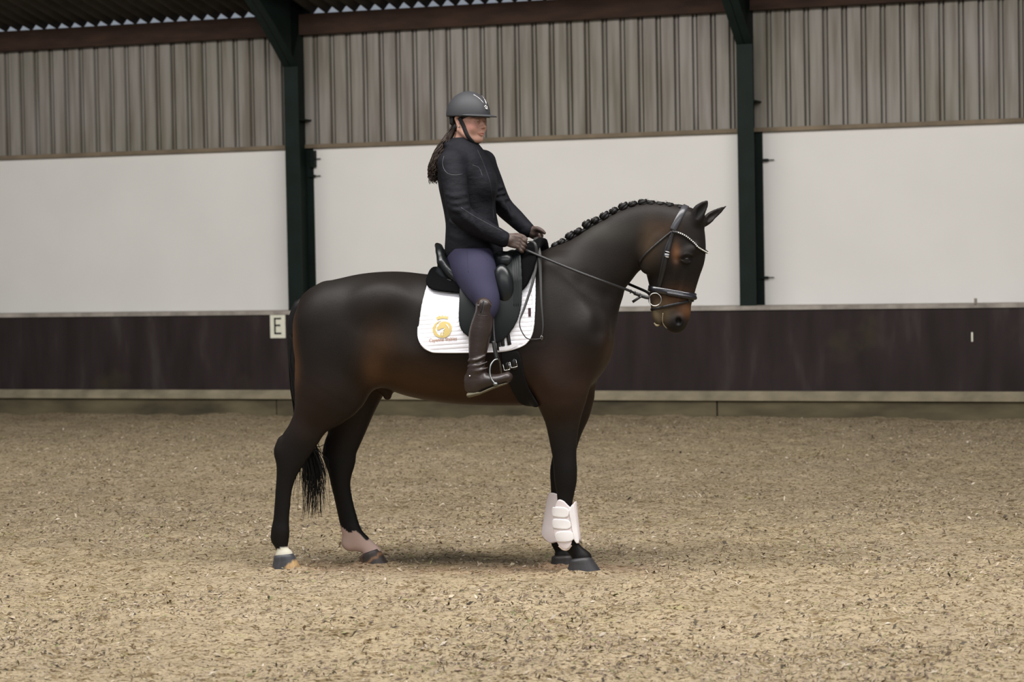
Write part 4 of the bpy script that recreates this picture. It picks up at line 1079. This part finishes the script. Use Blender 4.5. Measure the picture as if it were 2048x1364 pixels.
# browband: near side, dips across the forehead, far side
nb = []
for x, y in spline([(1345, 463), (1358, 466), (1372, 473), (1385, 484), (1395, 495)], 5):
    p, n = near_side(x, y, BV, .006); nb.append(p)
def fr_pt(z_px, y):
    z = L(1405, z_px, 0)[2]; q, n = hit((L(1440, 470, 0)[0], y, z), (-1, 0, 0)); return q + n * .006 if q is not None else L(1408, z_px, y)
half = nb + [fr_pt(501, -.035), fr_pt(504, -.012), fr_pt(504, .0)]
full = half + [np.array([p[0], -p[1], p[2]]) for p in half[-2::-1]]
full = spline(np.array(full)[::2], 3); cc_ = L(1372, 480, 0)
Nn = [p - cc_ for p in full]
MB().ribbon(full, .014, Nn, .003).done('browband', M_strap, br, HM)
acc, last = 0, None
M_bead = mat('crystal_bead', (.85, .83, .75), .12, metal=.3, spec=.9)
dl = np.concatenate([[0], np.cumsum(np.linalg.norm(np.diff(full, axis=0), axis=1))])
for s_ in np.arange(.035, dl[-1] - .03, .0105):
    q = np.array([np.interp(s_, dl, full[:, i]) for i in range(3)]); d = q - cc_; d /= np.linalg.norm(d)
    MB().ball(q + d * .005, .0036, 7, 5).done('bead', M_bead, br, HM)
# noseband and flash
c = L(1347, 585, 0); e = L(1392, 592, 0) - L(1303, 576, 0); e /= np.linalg.norm(e)
P, Nn = ringcut(c, e, 60, .006, 0, 2 * math.pi); MB().ribbon(P, .034, Nn, .007).done('noseband', mat('patent_leather', (.012, .011, .014), .18, coat=.5), br, HM)
P, Nn = ringcut(c, e, 30, .010, -2.0, 2.0); MB().tube([p - np.array([0, 0, .008]) for p in P], [.012] * len(P), 8).done('noseband_padding', mat('noseband_pad', (.010, .009, .012), .35), br, HM)
c = L(1345, 610, 0); e = L(1383, 600, 0) - L(1312, 616, 0); e /= np.linalg.norm(e)
P, Nn = ringcut(c, e, 50, .004, 0, 2 * math.pi); MB().ribbon(P, .015, Nn, .003).done('flash_strap', M_strap, br, HM)
P, Nn = surf([(1376, 590), (1378, 596), (1379, 603)], .006, -1, 3); MB().ribbon(P, .02, Nn, .004).done('flash_keeper', M_strap, br, HM)
# bit rings and reins
for sy in (-1, 1):
    p0, _ = near_side(1313, 600, BV, .008, sy); y0 = sy * max(abs(p0[1]), .050)
    cR = L(1310, 599, y0); th = np.linspace(0, 2 * math.pi, 28)
    MB().tube([cR + np.array([math.cos(a), sy * .10 * math.cos(a), math.sin(a)]) * .033 for a in th], .0028, 8, cap=False).done('bit_ring', M_metal, br, HM)
    P = [cR + np.array([-.030, 0, .010]), L(1290, 594, y0 + sy * .004), L(1268, 586, y0 + sy * .012)]
    MB().ribbon(spline(P, 4), .019, np.array([0, float(sy), .2]), .005).done('rein_billet', M_strap, br, HM)
    if sy < 0:
        P = [L(1284, 591, y0 - .012), L(1274, 598, y0 - .016), L(1265, 604, y0 - .018)]; MB().ribbon(P, .014, np.array([0, -1., .2]), .004).done('rein_tail', M_strap, br, HM)
        for x, y in ((1262, 583), (1270, 586), (1280, 590)):
            MB().ribbon([L(x, y - 4, y0 - .018), L(x - 1.5, y + 4, y0 - .018)], .006, np.array([0, -1., 0]), .006).done('rein_keeper', M_strap, br, HM)
YH = {-1: -.165, 1: .06}
REIN0 = L(1052, 500, -.165); REIN1 = L(1082, 492, .08)
ye = near_side(1313, 600, BV, .008)[0][1]; ye = min(ye, -.05)
P = [REIN0, L(1100, 520.5, -.20), L(1150, 541, -.215), L(1200, 560, -.20), L(1255, 580, -.10), L(1268, 586, ye - .012)]
MB().ribbon(spline(P, 6), .0145, np.array([0, -1., .55]), .004).done('rein', M_strap, br, HM)
P = [REIN1, L(1120, 510, .20), L(1180, 535, .215), L(1230, 556, .16), L(1262, 570, .09), L(1292, 583, .055), L(1300, 590, .055)]
MB().ribbon(spline(P, 6), .0145, np.array([0, 1., .3]), .004).done('rein', M_strap, br, HM)
# slack end of the reins hanging in a loop on the near shoulder
def side_y(px, py, o):
    p, n = near_side(px, py, BV, 0); return min(-.17, p[1] - o)
A1 = [(1056, 483, -.150), (1064, 483.5, -.160), (1071, 490, -.180), (1073.5, 518, None), (1066, 562, None), (1049, 615, None), (1040, 640, None), (1041, 657, None), (1053, 676, None), (1070, 678.5, None), (1083, 677, None)]
P = [L(a, b, c if c is not None else side_y(a, b, .045 if a < 1068 else .02)) for a, b, c in A1]
S = spline(P, 6); MB().ribbon(S, list(np.interp(np.linspace(0, 1, len(S)), [0, .25, .5, .6, 1], [.006, .016, .013, .006, .005])), np.array([.25, -1., .1]), .004).done('rein_loop', M_web, br, HM)
A2 = [(1071, 476, .02), (1074, 490, -.10), (1079, 510, None), (1081, 551, None), (1083, 607, None), (1086, 650, None), (1083.5, 675, None)]
P = [L(a, b, c if c is not None else side_y(a, b, .02)) for a, b, c in A2]
S = spline(P, 6); MB().ribbon(S, list(np.interp(np.linspace(0, 1, len(S)), [0, .3, .6, 1], [.024, .022, .012, .005])), np.array([.1, -1., .1]), .004).done('rein_loop', M_web, br, HM)
q = P[-1]; MB().tube([q + np.array([0, 0, .012]), q + np.array([.006, -.002, 0]), q + np.array([0, 0, -.012]), q + np.array([-.006, -.002, 0]), q + np.array([0, 0, .012])], .002, 6).done('rein_buckle', M_metal, br, HM)

# ------------------------------------------------------------------ the rider
M_skin = mat('skin', rough=.5, spec=.3, vcol=True)
M_jacket = mat('dark_softshell', (.0062, .0062, .0090), .75, spec=.18, bump=(8, .5, .03, (1, 1, 1.7)))
M_seam = mat('reflective_seam', (.07, .07, .08), .5)
M_breech = mat('navy_breeches', (.030, .0285, .054), .8, spec=.15, bump=(26, .25, .005, (1, 1, .5)))
M_bootb = mat('brown_riding_boot', (.026, .0165, .0135), .38, spec=.5, bump=(30, .25, .005, (1, 1, 2)), var=(9, .25))
M_sole = mat('sandy_sole', (.13, .115, .075), .85)
M_glove = mat('brown_glove', (.060, .037, .028), .6, bump=(150, .4, .003), var=(40, .25))
M_helmet = mat('matte_helmet', (.030, .031, .034), .62, spec=.4, bump=(500, .15, .001))
M_helmet2 = mat('helmet_lining', (.008, .008, .009), .8)
M_hairb = mat('brown_hair', (.026, .015, .010), .5, spec=.3, var=(50, .3))
M_silver = mat('silver_trim', (.75, .72, .70), .25, metal=1)
rider = empty('person', (0, 0, 0), 'rider in black jacket, navy breeches and grey helmet seated on the horse, holding reins', 'person', mat=HM @ Matrix.Translation(Vector(L(940, 520, 0))))
# head frame
HC = L(936.5, 243, 0); ya = math.radians(-27); pi_ = math.radians(4)
Rz = np.array([[math.cos(ya), -math.sin(ya), 0], [math.sin(ya), math.cos(ya), 0], [0, 0, 1]])
Ry = np.array([[math.cos(pi_), 0, math.sin(pi_)], [0, 1, 0], [-math.sin(pi_), 0, math.cos(pi_)]])
HR = Rz @ Ry
def h(x, y, z): return HC + HR @ np.array([x, y, z])
def hv(V): return (V - HC) @ HR
def he(c, r, k=.01, neg=False, R=None): return Ell(h(*c), r, HR if R is None else HR @ R, k, neg)
O = [he((-.008, 0, .035), (.093, .074, .092)), he((.030, 0, -.020), (.062, .058, .075), k=.03), he((.045, 0, -.055), (.042, .042, .042), k=.03),
     he((.066, 0, -.088), (.022, .024, .017), k=.022), Cap([h(-.005, -.058, -.045), h(.030, -.047, -.075), h(.062, -.018, -.092)], [.012, .012, .010], k=.03),
     Cap([h(-.005, .058, -.045), h(.030, .047, -.075), h(.062, .018, -.092)], [.012, .012, .010], k=.03),
     Cap([h(.089, 0, .006), h(.099, 0, -.010), h(.1095, 0, -.024)], [.0065, .0075, .0088], k=.010),
     he((.098, -.010, -.029), (.009, .007, .006), k=.006), he((.098, .010, -.029), (.009, .007, .006), k=.006),
     he((.102, -.006, -.0345), (.005, .0032, .0035), k=.003, neg=True), he((.102, .006, -.0345), (.005, .0032, .0035), k=.003, neg=True),
     he((.088, 0, -.050), (.010, .022, .014), k=.012)]
for sy in (-1, 1):
    O += [he((.060, sy * .036, -.028), (.026, .022, .026), k=.025), he((.088, sy * .031, .001), (.016, .017, .011), k=.012, neg=True),
          Cap([h(.090, sy * .012, .016), h(.086, sy * .034, .018), h(.068, sy * .052, .012)], [.006, .0065, .005], k=.012),
          he((.0765, sy * .031, .0005), (.0130, .0145, .0120), k=.003),
          Cap([h(.0900, sy * .019, .001), h(.0895, sy * .031, .0050), h(.0825, sy * .044, .001)], [.0035, .0062, .0035], k=.004),
          Cap([h(.0905, sy * .020, -.004), h(.090, sy * .031, -.0075), h(.083, sy * .043, -.003)], [.0018, .0022, .0018], k=.006)]
    # ear
    O += [Cap([h(-.018, sy * .074, -.004), h(-.022, sy * .080, .012), h(-.012, sy * .080, .022), h(.000, sy * .076, .016)], [.005, .006, .006, .004], k=.004),
          Cap([h(-.018, sy * .074, -.004), h(-.010, sy * .073, -.020), h(-.003, sy * .071, -.027)], [.0055, .006, .0065], k=.004), he((-.010, sy * .070, 0), (.015, .007, .02), k=.006)]
# lips
O += [Cap([h(.0905, -.023, -.0605), h(.0965, -.010, -.0570), h(.0985, 0, -.0578), h(.0965, .010, -.0570), h(.0905, .023, -.0605)], [.002, .0040, .0040, .0040, .002], k=.004),
      Cap([h(.0890, -.019, -.0640), h(.0950, -.008, -.0675), h(.0960, 0, -.0680), h(.0950, .008, -.0675), h(.0890, .019, -.0640)], [.002, .0042, .0048, .0042, .002], k=.004),
      Cap([h(.0945, -.024, -.0615), h(.0995, 0, -.0620), h(.0945, .024, -.0615)], [.0012, .0014, .0012], k=.002, neg=True)]
# neck, trunk and limbs under the clothes
NB = L(921, 312, 0)
O += [Cap([h(-.030, 0, -.030), h(-.028, 0, -.075), (h(-.028, 0, -.075) + NB) / 2, NB], [.052, .050, .050, .058], k=.03)]
O += [LP([(900, 508, 990, 505), (900, 470, 985, 470), (898, 430, 980, 430), (890, 390, 980, 390), (887, 355, 975, 355), (900, 325, 960, 328)], 0, [.14, .125, .11, .12, .14, .12], k=.02)]
ARM = {-1: [L(905, 328, -.160), L(911, 375, -.215), L(922, 428, -.235), L(965, 457, -.205), L(1006, 478, -.170)],
       1: [L(968, 326, .145), L(984, 362, .185), L(1003, 408, .195), L(1030, 436, .15), L(1055, 460, .085)]}
LEG = {sy: [L(935, 520, sy * .11), L(958, 560, sy * .25), L(976, 600, sy * .335), L(964, 650, sy * .36), L(956, 700, sy * .375), L(953, 745, sy * .385), L(985, 765, sy * .39)] for sy in (-1, 1)}
for sy in (-1, 1):
    O += [Cap(ARM[sy], [.045, .036, .032, .028, .022], k=.02), Cap(LEG[sy], [.080, .055, .036, .034, .028, .022, .018], k=.02)]
def skin_col(V):
    q = hv(V); c = np.tile(np.array([.50, .285, .215]), (len(V), 1))
    def b(c0, r, colr, st):
        nonlocal c
        w_ = st * np.exp(-(((q - np.array(c0)) / np.array(r)) ** 2).sum(1)); c = c * (1 - w_[:, None]) + np.array(colr) * w_[:, None]
    for sy in (-1, 1):
        b((.060, sy * .048, -.026), (.03, .02, .022), (.52, .19, .16), .7)
        b((.090, sy * .031, .000), (.015, .016, .0035), (.06, .035, .028), .75); b((.090, sy * .031, .004), (.015, .018, .009), (.26, .14, .10), .5)
        for t in (-1, -.5, 0, .5, 1): b((.090 - .006 * t * sy * sy, sy * (.031 + .014 * t), .0175 - .003 * abs(t)), (.012, .008, .0026), (.05, .03, .02), .8)
    b((.096, 0, -.0625), (.012, .024, .0065), (.36, .10, .085), .9); b((.105, 0, -.036), (.01, .012, .004), (.25, .10, .07), .6)
    b((.103, 0, -.026), (.01, .012, .010), (.46, .24, .19), .4)
    # hair drawn back under the helmet
    hair = (q[:, 2] > .010 + (q[:, 0] - .02) * .5) & (q[:, 0] < .06) & (np.abs(q[:, 1]) > .035) & (q[:, 0] > .005) | ((q[:, 0] < -.028) & (q[:, 2] > -.055) & (q[:, 2] > -1)) | (q[:, 2] > .035)
    c[hair] = (.018, .011, .009)
    return c
lo = np.minimum.reduce([L(870, 800, -.45)]); zt_, zm = L(940, 180, 0)[2], L(940, 300, 0)[2]
x0, x1 = L(868, 500, 0)[0], L(1085, 500, 0)[0]; xh0, xh1 = L(888, 240, 0)[0], L(982, 240, 0)[0]
ax = np.concatenate([np.arange(x0, xh0, .009), np.arange(xh0, xh1, .0026), np.arange(xh1, x1, .009)])
ay = np.concatenate([np.arange(-.45, -.125, .009), np.arange(-.125, .105, .0026), np.arange(.105, .45, .009)])
zf = np.arange(h(0, 0, -.115)[2], h(0, 0, .135)[2], .0026)
az_ = np.concatenate([np.arange(L(950, 790, -.38)[2], zf[0], .009), zf])
solid('body', O, None, None, 0, M_skin, rider, HM, relax=1, col=skin_col, axes=(ax, ay, az_), mg=.03)
M_eyew = mat('eye_white', (.55, .50, .46), .25); 
for sy in (-1, 1):
    e = MB().ball(h(.0775, sy * .031, .0008), .0135, 14, 10).done('eye', M_eyew, rider, HM)
    i_ = MB().ball(h(.0855, sy * .031 - .001, -.0008), .0072, 10, 8).done('iris', M_eye, e, HM)
# jacket
O = [LP([(892, 503, 1004, 494), (893, 480, 1000, 474), (893, 448, 994, 446), (889, 418, 990, 418), (883, 388, 989, 388), (878, 362, 987, 362), (878, 338, 980, 342), (892, 318, 966, 322)], 0,
        [.186, .175, .148, .140, .150, .160, .165, .12], k=0, ex=2.2),
     Cap([L(898, 326, -.155), L(930, 318, -.02), L(968, 322, .145)], [.055, .050, .050], k=.05),
     Ell(L(968, 372, -.05), (.06, .08, .07), k=.05), Ell(L(975, 368, .07), (.05, .07, .07), k=.05)]
for sy in (-1, 1):
    r = [.068, .064, .060, .053, .043] if sy < 0 else [.062, .056, .053, .048, .040]
    O.append(Cap(ARM[sy], r, k=.03))
    # folds at elbow and along the sleeve
    a, b, c = ARM[sy][1], ARM[sy][2], ARM[sy][3]
    for t, s_ in ((.35, .010), (.6, .012), (.85, .014)):
        p = a * (1 - t) + b * t; O.append(Cap([p + np.array([-.045, -.045 * 1, .012]), p + np.array([.0, -.067, -.004]), p + np.array([.050, -.035, .010])], [.005, .008, .005], k=.020))
    for t in (.15, .4, .7):
        p = b * (1 - t) + c * t; O.append(Cap([p + np.array([-.01, -.045, .045]), p + np.array([.004, -.061, .0]), p + np.array([.028, -.035, -.04])], [.005, .008, .005], k=.020))
O.append(Cap([L(900, 442, -.12), L(920, 452, -.155), L(950, 448, -.14)], [.005, .008, .005], k=.02)); O.append(Cap([L(903, 472, -.14), L(930, 480, -.168), L(965, 474, -.15)], [.005, .008, .005], k=.02))
O += [LP([(886, 318, 962, 320), (889, 306, 958, 309), (893, 298, 955, 302)], -.004, [.095, .078, .070], k=.04)]
O += [Cap([L(893, 306, -.04), L(905, 311, -.085), L(930, 315, -.095), L(950, 313, -.07)], [.010, .013, .012, .009], k=.012)]
O += [Cap([L(893, 291, .03), L(890, 292, -.01), L(896, 290, -.050), L(914, 297, -.074), L(938, 301, -.064), L(955, 298, -.03)], [.016, .019, .016, .012, .010, .011], k=.015)]
O += [Cap([h(-.032, 0, -.050), h(-.028, 0, -.098)], [.062, .060], k=.008, neg=True)]
O += [Ell(L(946, 548, 0), (.17, .19, .112), k=.008, neg=True)]
lo_, hi_ = L(862, 520, 0), L(1078, 255, 0)
solid('jacket', O, (lo_[0], -.32, lo_[2]), (hi_[0], .28, hi_[2]), .006, M_jacket, rider, HM, relax=1)
JBV = None
def bv_of(o):
    me = o.data; return BVHTree.FromPolygons([o.matrix_world @ v.co for v in me.vertices], [tuple(p.vertices) for p in me.polygons])
jk = [o for o in rider.children if o.name.startswith('jacket')][0]
bpy.context.view_layer.update()
JV = np.array([v.co[:] for v in jk.data.vertices]); JBV = BVHTree.FromPolygons([Vector(v) for v in JV], [tuple(p.vertices) for p in jk.data.polygons])
def jl(path, r=.0013, name='seam', m_=M_seam, off=0.0, bv=None):
    P = [near_side(x, y, bv or JBV, off)[0] for x, y in spline(path, 6)]; MB().tube(P, r, 5).done(name, m_, rider, HM)
jl([(888, 312), (885, 325), (888, 338), (896, 347), (910, 350), (925, 348)]); jl([(922, 415), (950, 433), (985, 452), (1006, 463)])
jl([(955, 300), (968, 330), (980, 365), (984, 400), (988, 440)], .0022, 'zip', M_helmet2)
jl([(945, 330), (958, 336), (965, 352)], .0013)
# breeches
O = [LP([(896, 532, 990, 530), (905, 550, 988, 550)], 0, [.150, .14], k=0), LP([(896, 504, 992, 503), (896, 520, 992, 520)], 0, [.160, .160], k=.02)]
zcut = L(940, 497, 0)[2]
def cut_top(g): g.F = np.maximum(g.F, (g.z - zcut)[None, None, :].astype(f32))
for sy in (-1, 1):
    ys_ = [sy * a for a in (.085, .155, .225, .28, .32, .345, .36)]
    O.append(LP([(897, 508, 985, 512), (902, 538, 991, 528), (916, 563, 993, 550), (935, 590, 995, 574), (950, 608, 998, 592), (955, 626, 994, 612), (952, 645, 978, 640)], ys_, [.085, .092, .088, .080, .068, .056, .045], k=.03))
lo_, hi_ = L(872, 665, -.4), L(1040, 484, 0)
solid('breeches', O, (lo_[0], -.44, lo_[2]), (hi_[0], .44, hi_[2]), .006, M_breech, rider, HM, relax=2, post=cut_top)
br_o = [o for o in rider.children if o.name.startswith('breeches')][0]
BBV = BVHTree.FromPolygons([v.co.copy() for v in br_o.data.vertices], [tuple(p.vertices) for p in br_o.data.polygons])
jl([(934, 502), (935, 520), (937, 545)], .0011, 'breeches_seam', M_helmet2, 0, BBV)
jl([(975, 520), (962, 504)], .0011, 'breeches_seam', M_helmet2, 0, BBV)
# boots
for sy in (-1, 1):
    ys_ = [sy * a for a in (.350, .358, .366, .374, .382, .386)]
    O = [LP([(957, 608, 989, 612), (946, 640, 986.5, 638), (938.5, 666, 983, 664), (937.5, 695, 976, 692), (938, 720, 969.5, 718), (938, 742, 971, 738)], ys_, [.062, .060, .056, .048, .040, .040], k=0),
         Ell(L(968, 610, sy * .352), (.040, .058, .042), k=.02),
         LP([(938, 745, 968, 742), (939, 765, 966, 758), (942, 780, 960, 776)], sy * .388, [.040, .038, .034], k=.02),
         LP([(952, 742, 944, 788), (975, 747, 966, 779), (997, 749, 990, 772), (1017, 744, 1013, 765)], [sy * .388, sy * .392, sy * .398, sy * .402], [.034, .038, .042, .036], k=.02)]
    for (a, b) in (((936, 722), (970, 712)), ((936, 733), (974, 724)), ((937, 742), (976, 735))):
        O.append(Cap([L(*a, sy * .40), L((a[0] + b[0]) / 2, (a[1] + b[1]) / 2 + 3, sy * .428), L(*b, sy * .40)], [.004, .006, .004], k=.012))
    lo_, hi_ = L(925, 805, -.45), L(1035, 585, -.3); yl_ = sorted((sy * .27, sy * .47))
    bo, BV_, BQ_ = solid('riding_boot', O, (lo_[0], yl_[0], lo_[2] - .02), (hi_[0], yl_[1], hi_[2]), .0045, M_bootb, rider, HM, relax=1)
    b2 = BVHTree.FromPolygons([Vector(v) for v in BV_], [tuple(int(i) for i in q) for q in BQ_])
    S = [LP([(937, 785, 940, 795), (955, 782, 958, 790), (962, 783, 965, 787), (990, 771, 992, 776), (1014, 764, 1015, 768)], [sy * .388, sy * .389, sy * .392, sy * .398, sy * .402], [.036, .036, .030, .040, .032], k=0)]
    solid('boot_sole', S, (lo_[0], yl_[0], lo_[2] - .03), (hi_[0], yl_[1], L(1000, 740, -.4)[2]), .0045, M_sole, bo, HM, relax=1)
    if sy < 0:
        def bl(path, r, nm, mm):
            P = [near_side(x, y, b2, 0)[0] for x, y in spline(path, 5)]; MB().tube(P, r, 5).done(nm, mm, bo, HM)
        bl([(958, 613), (961, 604), (968, 600), (976, 603), (983, 611), (987, 619)], .0022, 'boot_rim', mat('boot_stitching', (.10, .07, .05), .6))
        bl([(967, 602), (965, 612), (961, 625)], .0035, 'boot_zip', M_helmet2); bl([(969, 599), (967, 614), (964, 627)], .0014, 'boot_zip', M_seam)
        bl([(952, 629), (966, 632), (975, 631)], .0016, 'boot_seam', M_bootb)
        p, _ = near_side(957, 611, b2, .002); MB().ball(p, .006, 8, 6).done('stud', M_seam, bo, HM)
        p, _ = near_side(940, 752, b2, .002); MB().ball(p, .005, 8, 6).done('stud', M_silver, bo, HM)
# gloves: riding fists, fingers closed on the rein
def fist(W, K, n, sc=1.0, droop=0.0, sy=-1):
    d = K - W; ln_ = np.linalg.norm(d); d = d / ln_; n = np.asarray(n, float); n = n - d * (n @ d); n /= np.linalg.norm(n)
    u = np.cross(d, n); u = u if u[2] > 0 else -u
    O = [Cap([W - d * .030 * sc, W, W + d * .02 * sc], [.027 * sc, .027 * sc, .027 * sc], k=.01)]
    for i in range(4):   # metacarpals give the palm its breadth
        a = (.026 - .0165 * i) * sc
        O.append(Cap([W + u * a * .65, (W + K) / 2 + u * a * .9 + n * .003, K + u * a + n * .003], [.0155 * sc, .0145 * sc, .0115 * sc], k=.008))
    dn = d * math.cos(droop) - u * math.sin(droop)
    for i in range(4):
        a = (.026 - .0165 * i) * sc; L_ = (1.0, 1.08, 1.0, .82)[i] * sc
        k0 = K + u * a; p1 = k0 + dn * .030 * L_ - n * .002 - u * .004 * i * .5; p2 = p1 - n * .023 * L_ + dn * .004; p3 = p2 - dn * .019 * L_ - n * .002
        O.append(Cap([k0 - d * .008, k0 + n * .0035, (k0 + p1) / 2 + n * .0015, p1, p2, p3], [.0105 * sc, .0112 * sc, .0098 * sc, .0102 * sc, .0090 * sc, .0078 * sc], k=.0035, sub=4))
    t0 = W + d * .020 + u * .020 * sc - n * .008; t1 = W + d * ln_ * .72 + u * .036 * sc - n * .014; t2 = K + d * .012 + u * .036 * sc - n * .016; t3 = K + d * .030 * sc + u * .028 * sc - n * .014
    O.append(Cap([t0, t1, t2, t3], [.016 * sc, .0125 * sc, .0105 * sc, .0085 * sc], k=.008))
    return O, u
W, K = L(1012, 479, -.168), L(1038, 485, -.165)
O, u_ = fist(W, K, (0, -1, .15), 1.0, .45)
g1, _, _ = solid('glove', O, K - .11, K + .09, .0024, M_glove, rider, HM, relax=1, mg=.02)
MB().ball(L(1013, 473, -.196), .0042, 8, 6).done('button', mat('pearl_button', (.8, .78, .74), .3), g1, HM)
W, K = L(1060, 463, .08), L(1078, 470, .075)
O, u_ = fist(W, K, (.15, 1, .3), .98, 1.0)
g2, _, _ = solid('glove', O, K - .11, K + .09, .0024, M_glove, rider, HM, relax=1, mg=.02)
# helmet
hel = None
O = [he((-.002, 0, .034), (.125, .100, .124), k=0)]
O += [he((0, 0, .027 - 1.2), (1.2, 1.2, 1.2), k=.003, neg=True), he((-.004, 0, .012), (.108, .084, .110), k=.003, neg=True)]
hb, HBV_, HBQ_ = solid('riding_helmet', O, h(0, 0, 0) - .17, h(0, 0, 0) + .20, .0035, M_helmet, rider, HM, relax=2, mg=.03)
hb2 = BVHTree.FromPolygons([Vector(v) for v in HBV_], [tuple(int(i) for i in q) for q in HBQ_])
# peak
V = []; nA, nR = 32, 7
for j in range(nR):
    t = j / (nR - 1)
    for i in range(nA + 1):
        a = (i / nA - .5) * 2 * math.radians(76)
        rx = .118 + (.176 - .118) * t * (math.cos(a) ** .8 if math.cos(a) > 0 else 0); ry = .097 + .010 * t * math.cos(a)
        V.append(h(rx * math.cos(a) - .002, ry * math.sin(a), .036 - .002 * t - .003 * t * t + .006 * (1 - math.cos(a)) * 0 + .004 * math.cos(a) * (1 - t)))
n_ = len(V); Vb = [v - HR @ np.array([0, 0, .0045]) for v in V]
Fp = [(j * (nA + 1) + i, j * (nA + 1) + i + 1, (j + 1) * (nA + 1) + i + 1, (j + 1) * (nA + 1) + i) for j in range(nR - 1) for i in range(nA)]
Fp += [tuple(n_ + q for q in f[::-1]) for f in Fp]
Fp += [((nR - 1) * (nA + 1) + i, (nR - 1) * (nA + 1) + i + 1, n_ + (nR - 1) * (nA + 1) + i + 1, n_ + (nR - 1) * (nA + 1) + i) for i in range(nA)]
mk('peak', V + Vb, Fp, M_helmet, hb, True, None, HM)
# rim line, harness, chin strap
def hring(a0, a1, rx, ry, z0, z1, r, nm, m_, n=26):
    P = [h(rx * math.cos(a) - .002, ry * math.sin(a), z0 + (z1 - z0) * (1 - math.cos(a)) / 2) for a in np.linspace(a0, a1, n)]
    MB().tube(P, r, 6).done(nm, m_, hb, HM)
hring(-math.pi, math.pi, .120, .096, .0275, .0265, .003, 'helmet_rim', M_helmet2, 40)
bd = [o for o in rider.children if o.name.startswith('body')][0]
BDV = BVHTree.FromPolygons([v.co.copy() for v in bd.data.vertices], [tuple(p.vertices) for p in bd.data.polygons])
def head_loop(c, e1, a0, a1, off, n=30, e2=(0, 1, 0)):
    P = []; c = h(*c); e1 = HR @ np.array(e1, float); e2 = HR @ np.array(e2, float)
    for a in np.linspace(a0, a1, n):
        d = e1 * math.cos(a) + e2 * math.sin(a); r = BDV.ray_cast(Vector(c), Vector(d))
        if r[0] is not None and (np.linalg.norm(np.array(r[0]) - c) < .13): P.append((np.array(r[0]) + d * off, d))
    Q = np.array([p for p, _ in P])
    for _ in range(4): Q[1:-1] = (Q[:-2] + 2 * Q[1:-1] + Q[2:]) / 4
    return list(Q), [d for _, d in P]
P, Nn = head_loop((.024, 0, -.030), (.42, 0, -.91), -2.15, 2.15, .003); MB().ribbon(P, .024, Nn, .004).done('chin_strap', M_helmet2, hb, HM)
P, Nn = head_loop((-.020, 0, -.020), (-.80, 0, -.60), -1.45, 1.45, .004); MB().ribbon(P, .024, Nn, .005).done('harness', M_helmet2, hb, HM)
P, Nn = head_loop((-.020, 0, .010), (-1, 0, -.12), -1.25, 1.25, .006); MB().ribbon(P, .045, Nn, .006).done('harness', M_helmet2, hb, HM)
def hray(y, z, off=.0015):
    o_ = h(.30, y, z); d_ = HR @ np.array([-1, 0, 0]); r = hb2.ray_cast(Vector(o_), Vector(d_)); return np.array(r[0]) + np.array(r[1]) * off if r[0] is not None else h(.11, y, z)
for sy in (-1, 1):
    MB().tube([hray(sy * y_, z_) for y_, z_ in ((.009, .088), (.012, .100), (.017, .112), (.023, .124), (.028, .134), (.032, .141))], .0014, 5).done('silver_trim', M_silver, hb, HM)
mb = MB()
for (y_, z_, r_2) in ((0, .068, .0055), (-.008, .079, .0048), (.008, .079, .0048), (0, .084, .0045), (-.006, .071, .004), (.006, .071, .004)): mb.ball(hray(y_, z_, 0), (.003 + r_2 * .3, r_2, r_2), 8, 6, HR)
mb.tube([hray(-.008, .074, .003), hray(-.007, .063, .003), hray(.007, .063, .003), hray(.008, .074, .003)], .0016, 6)
mb.done('emblem', M_silver, hb, HM)
MB().ball(h(-.001, -.078, -.030), .0028, 8, 6).done('ear_stud', M_silver, rider, HM)
# ponytail: curled locks
mb = MB(); r_ = random.Random(11)
mb.tube(spline([h(-.085, 0, -.020), L(896, 276, -.0), L(884, 295, -.01), L(875, 320, -.02), L(871, 342, -.02), L(870, 358, -.02)], 4), [.016, .017, .019, .021, .022, .023, .023, .023, .022, .022, .020, .020, .019, .018, .016, .014, .012, .010, .008, .005, .003], 10)
for k in range(320):
    a, b, c = max(-1.7, min(1.7, r_.gauss(0, 1))), r_.gauss(0, 1), r_.random()
    e = 340 + 28 * c
    P = [h(-.082, a * .012, -.022), L(893 + a * 3.5, 278, b * .016), L(881 + a * 5.5, 300, b * .024 - .01), L(871.5 + a * 6, 325, b * .03 - .02), L(868 + a * 6, min(345, e - 6), b * .03 - .02), L(869 + a * 5.5, e, b * .026 - .02)]
    Q = spline(P, 9); n = len(Q); s_ = np.linspace(0, 1, n); am = .0062 * s_ ** .45 * (0.6 + r_.random()); ph = r_.random() * 6.3; fr = r_.uniform(24, 38)
    Q = Q + np.stack([am * np.sin(fr * s_ + ph), am * np.cos(fr * s_ + ph), am * .4 * np.sin(fr * s_ * .7)], 1)
    mb.tube(Q, list(.0027 * (1 - s_ * .6)), 4, cap=False)
mb.done('hair', M_hairb, rider, HM)
MB().tube([h(-.090, -.012, -.030), h(-.098, 0, -.036), h(-.090, .012, -.030)], .012, 8).done('hair_tie', M_helmet2, rider, HM)
# strands behind the ear down to the collar
mb = MB()
for k in range(26):
    t = r_.random(); P = [h(-.030 - .02 * t, -.066 + .01 * t, -.020), h(-.045 - .02 * t, -.060, -.050 - .01 * t), L(900 - 4 * t, 280, -.03)]
    mb.tube(spline(P, 4), .0035, 4, cap=False)
mb.done('hair_strand', M_hairb, rider, HM)
for o in bpy.data.objects:
    if o.type == 'MESH' and o.parent is None and 'label' not in o and 'kind' not in o: print('untagged', o.name)
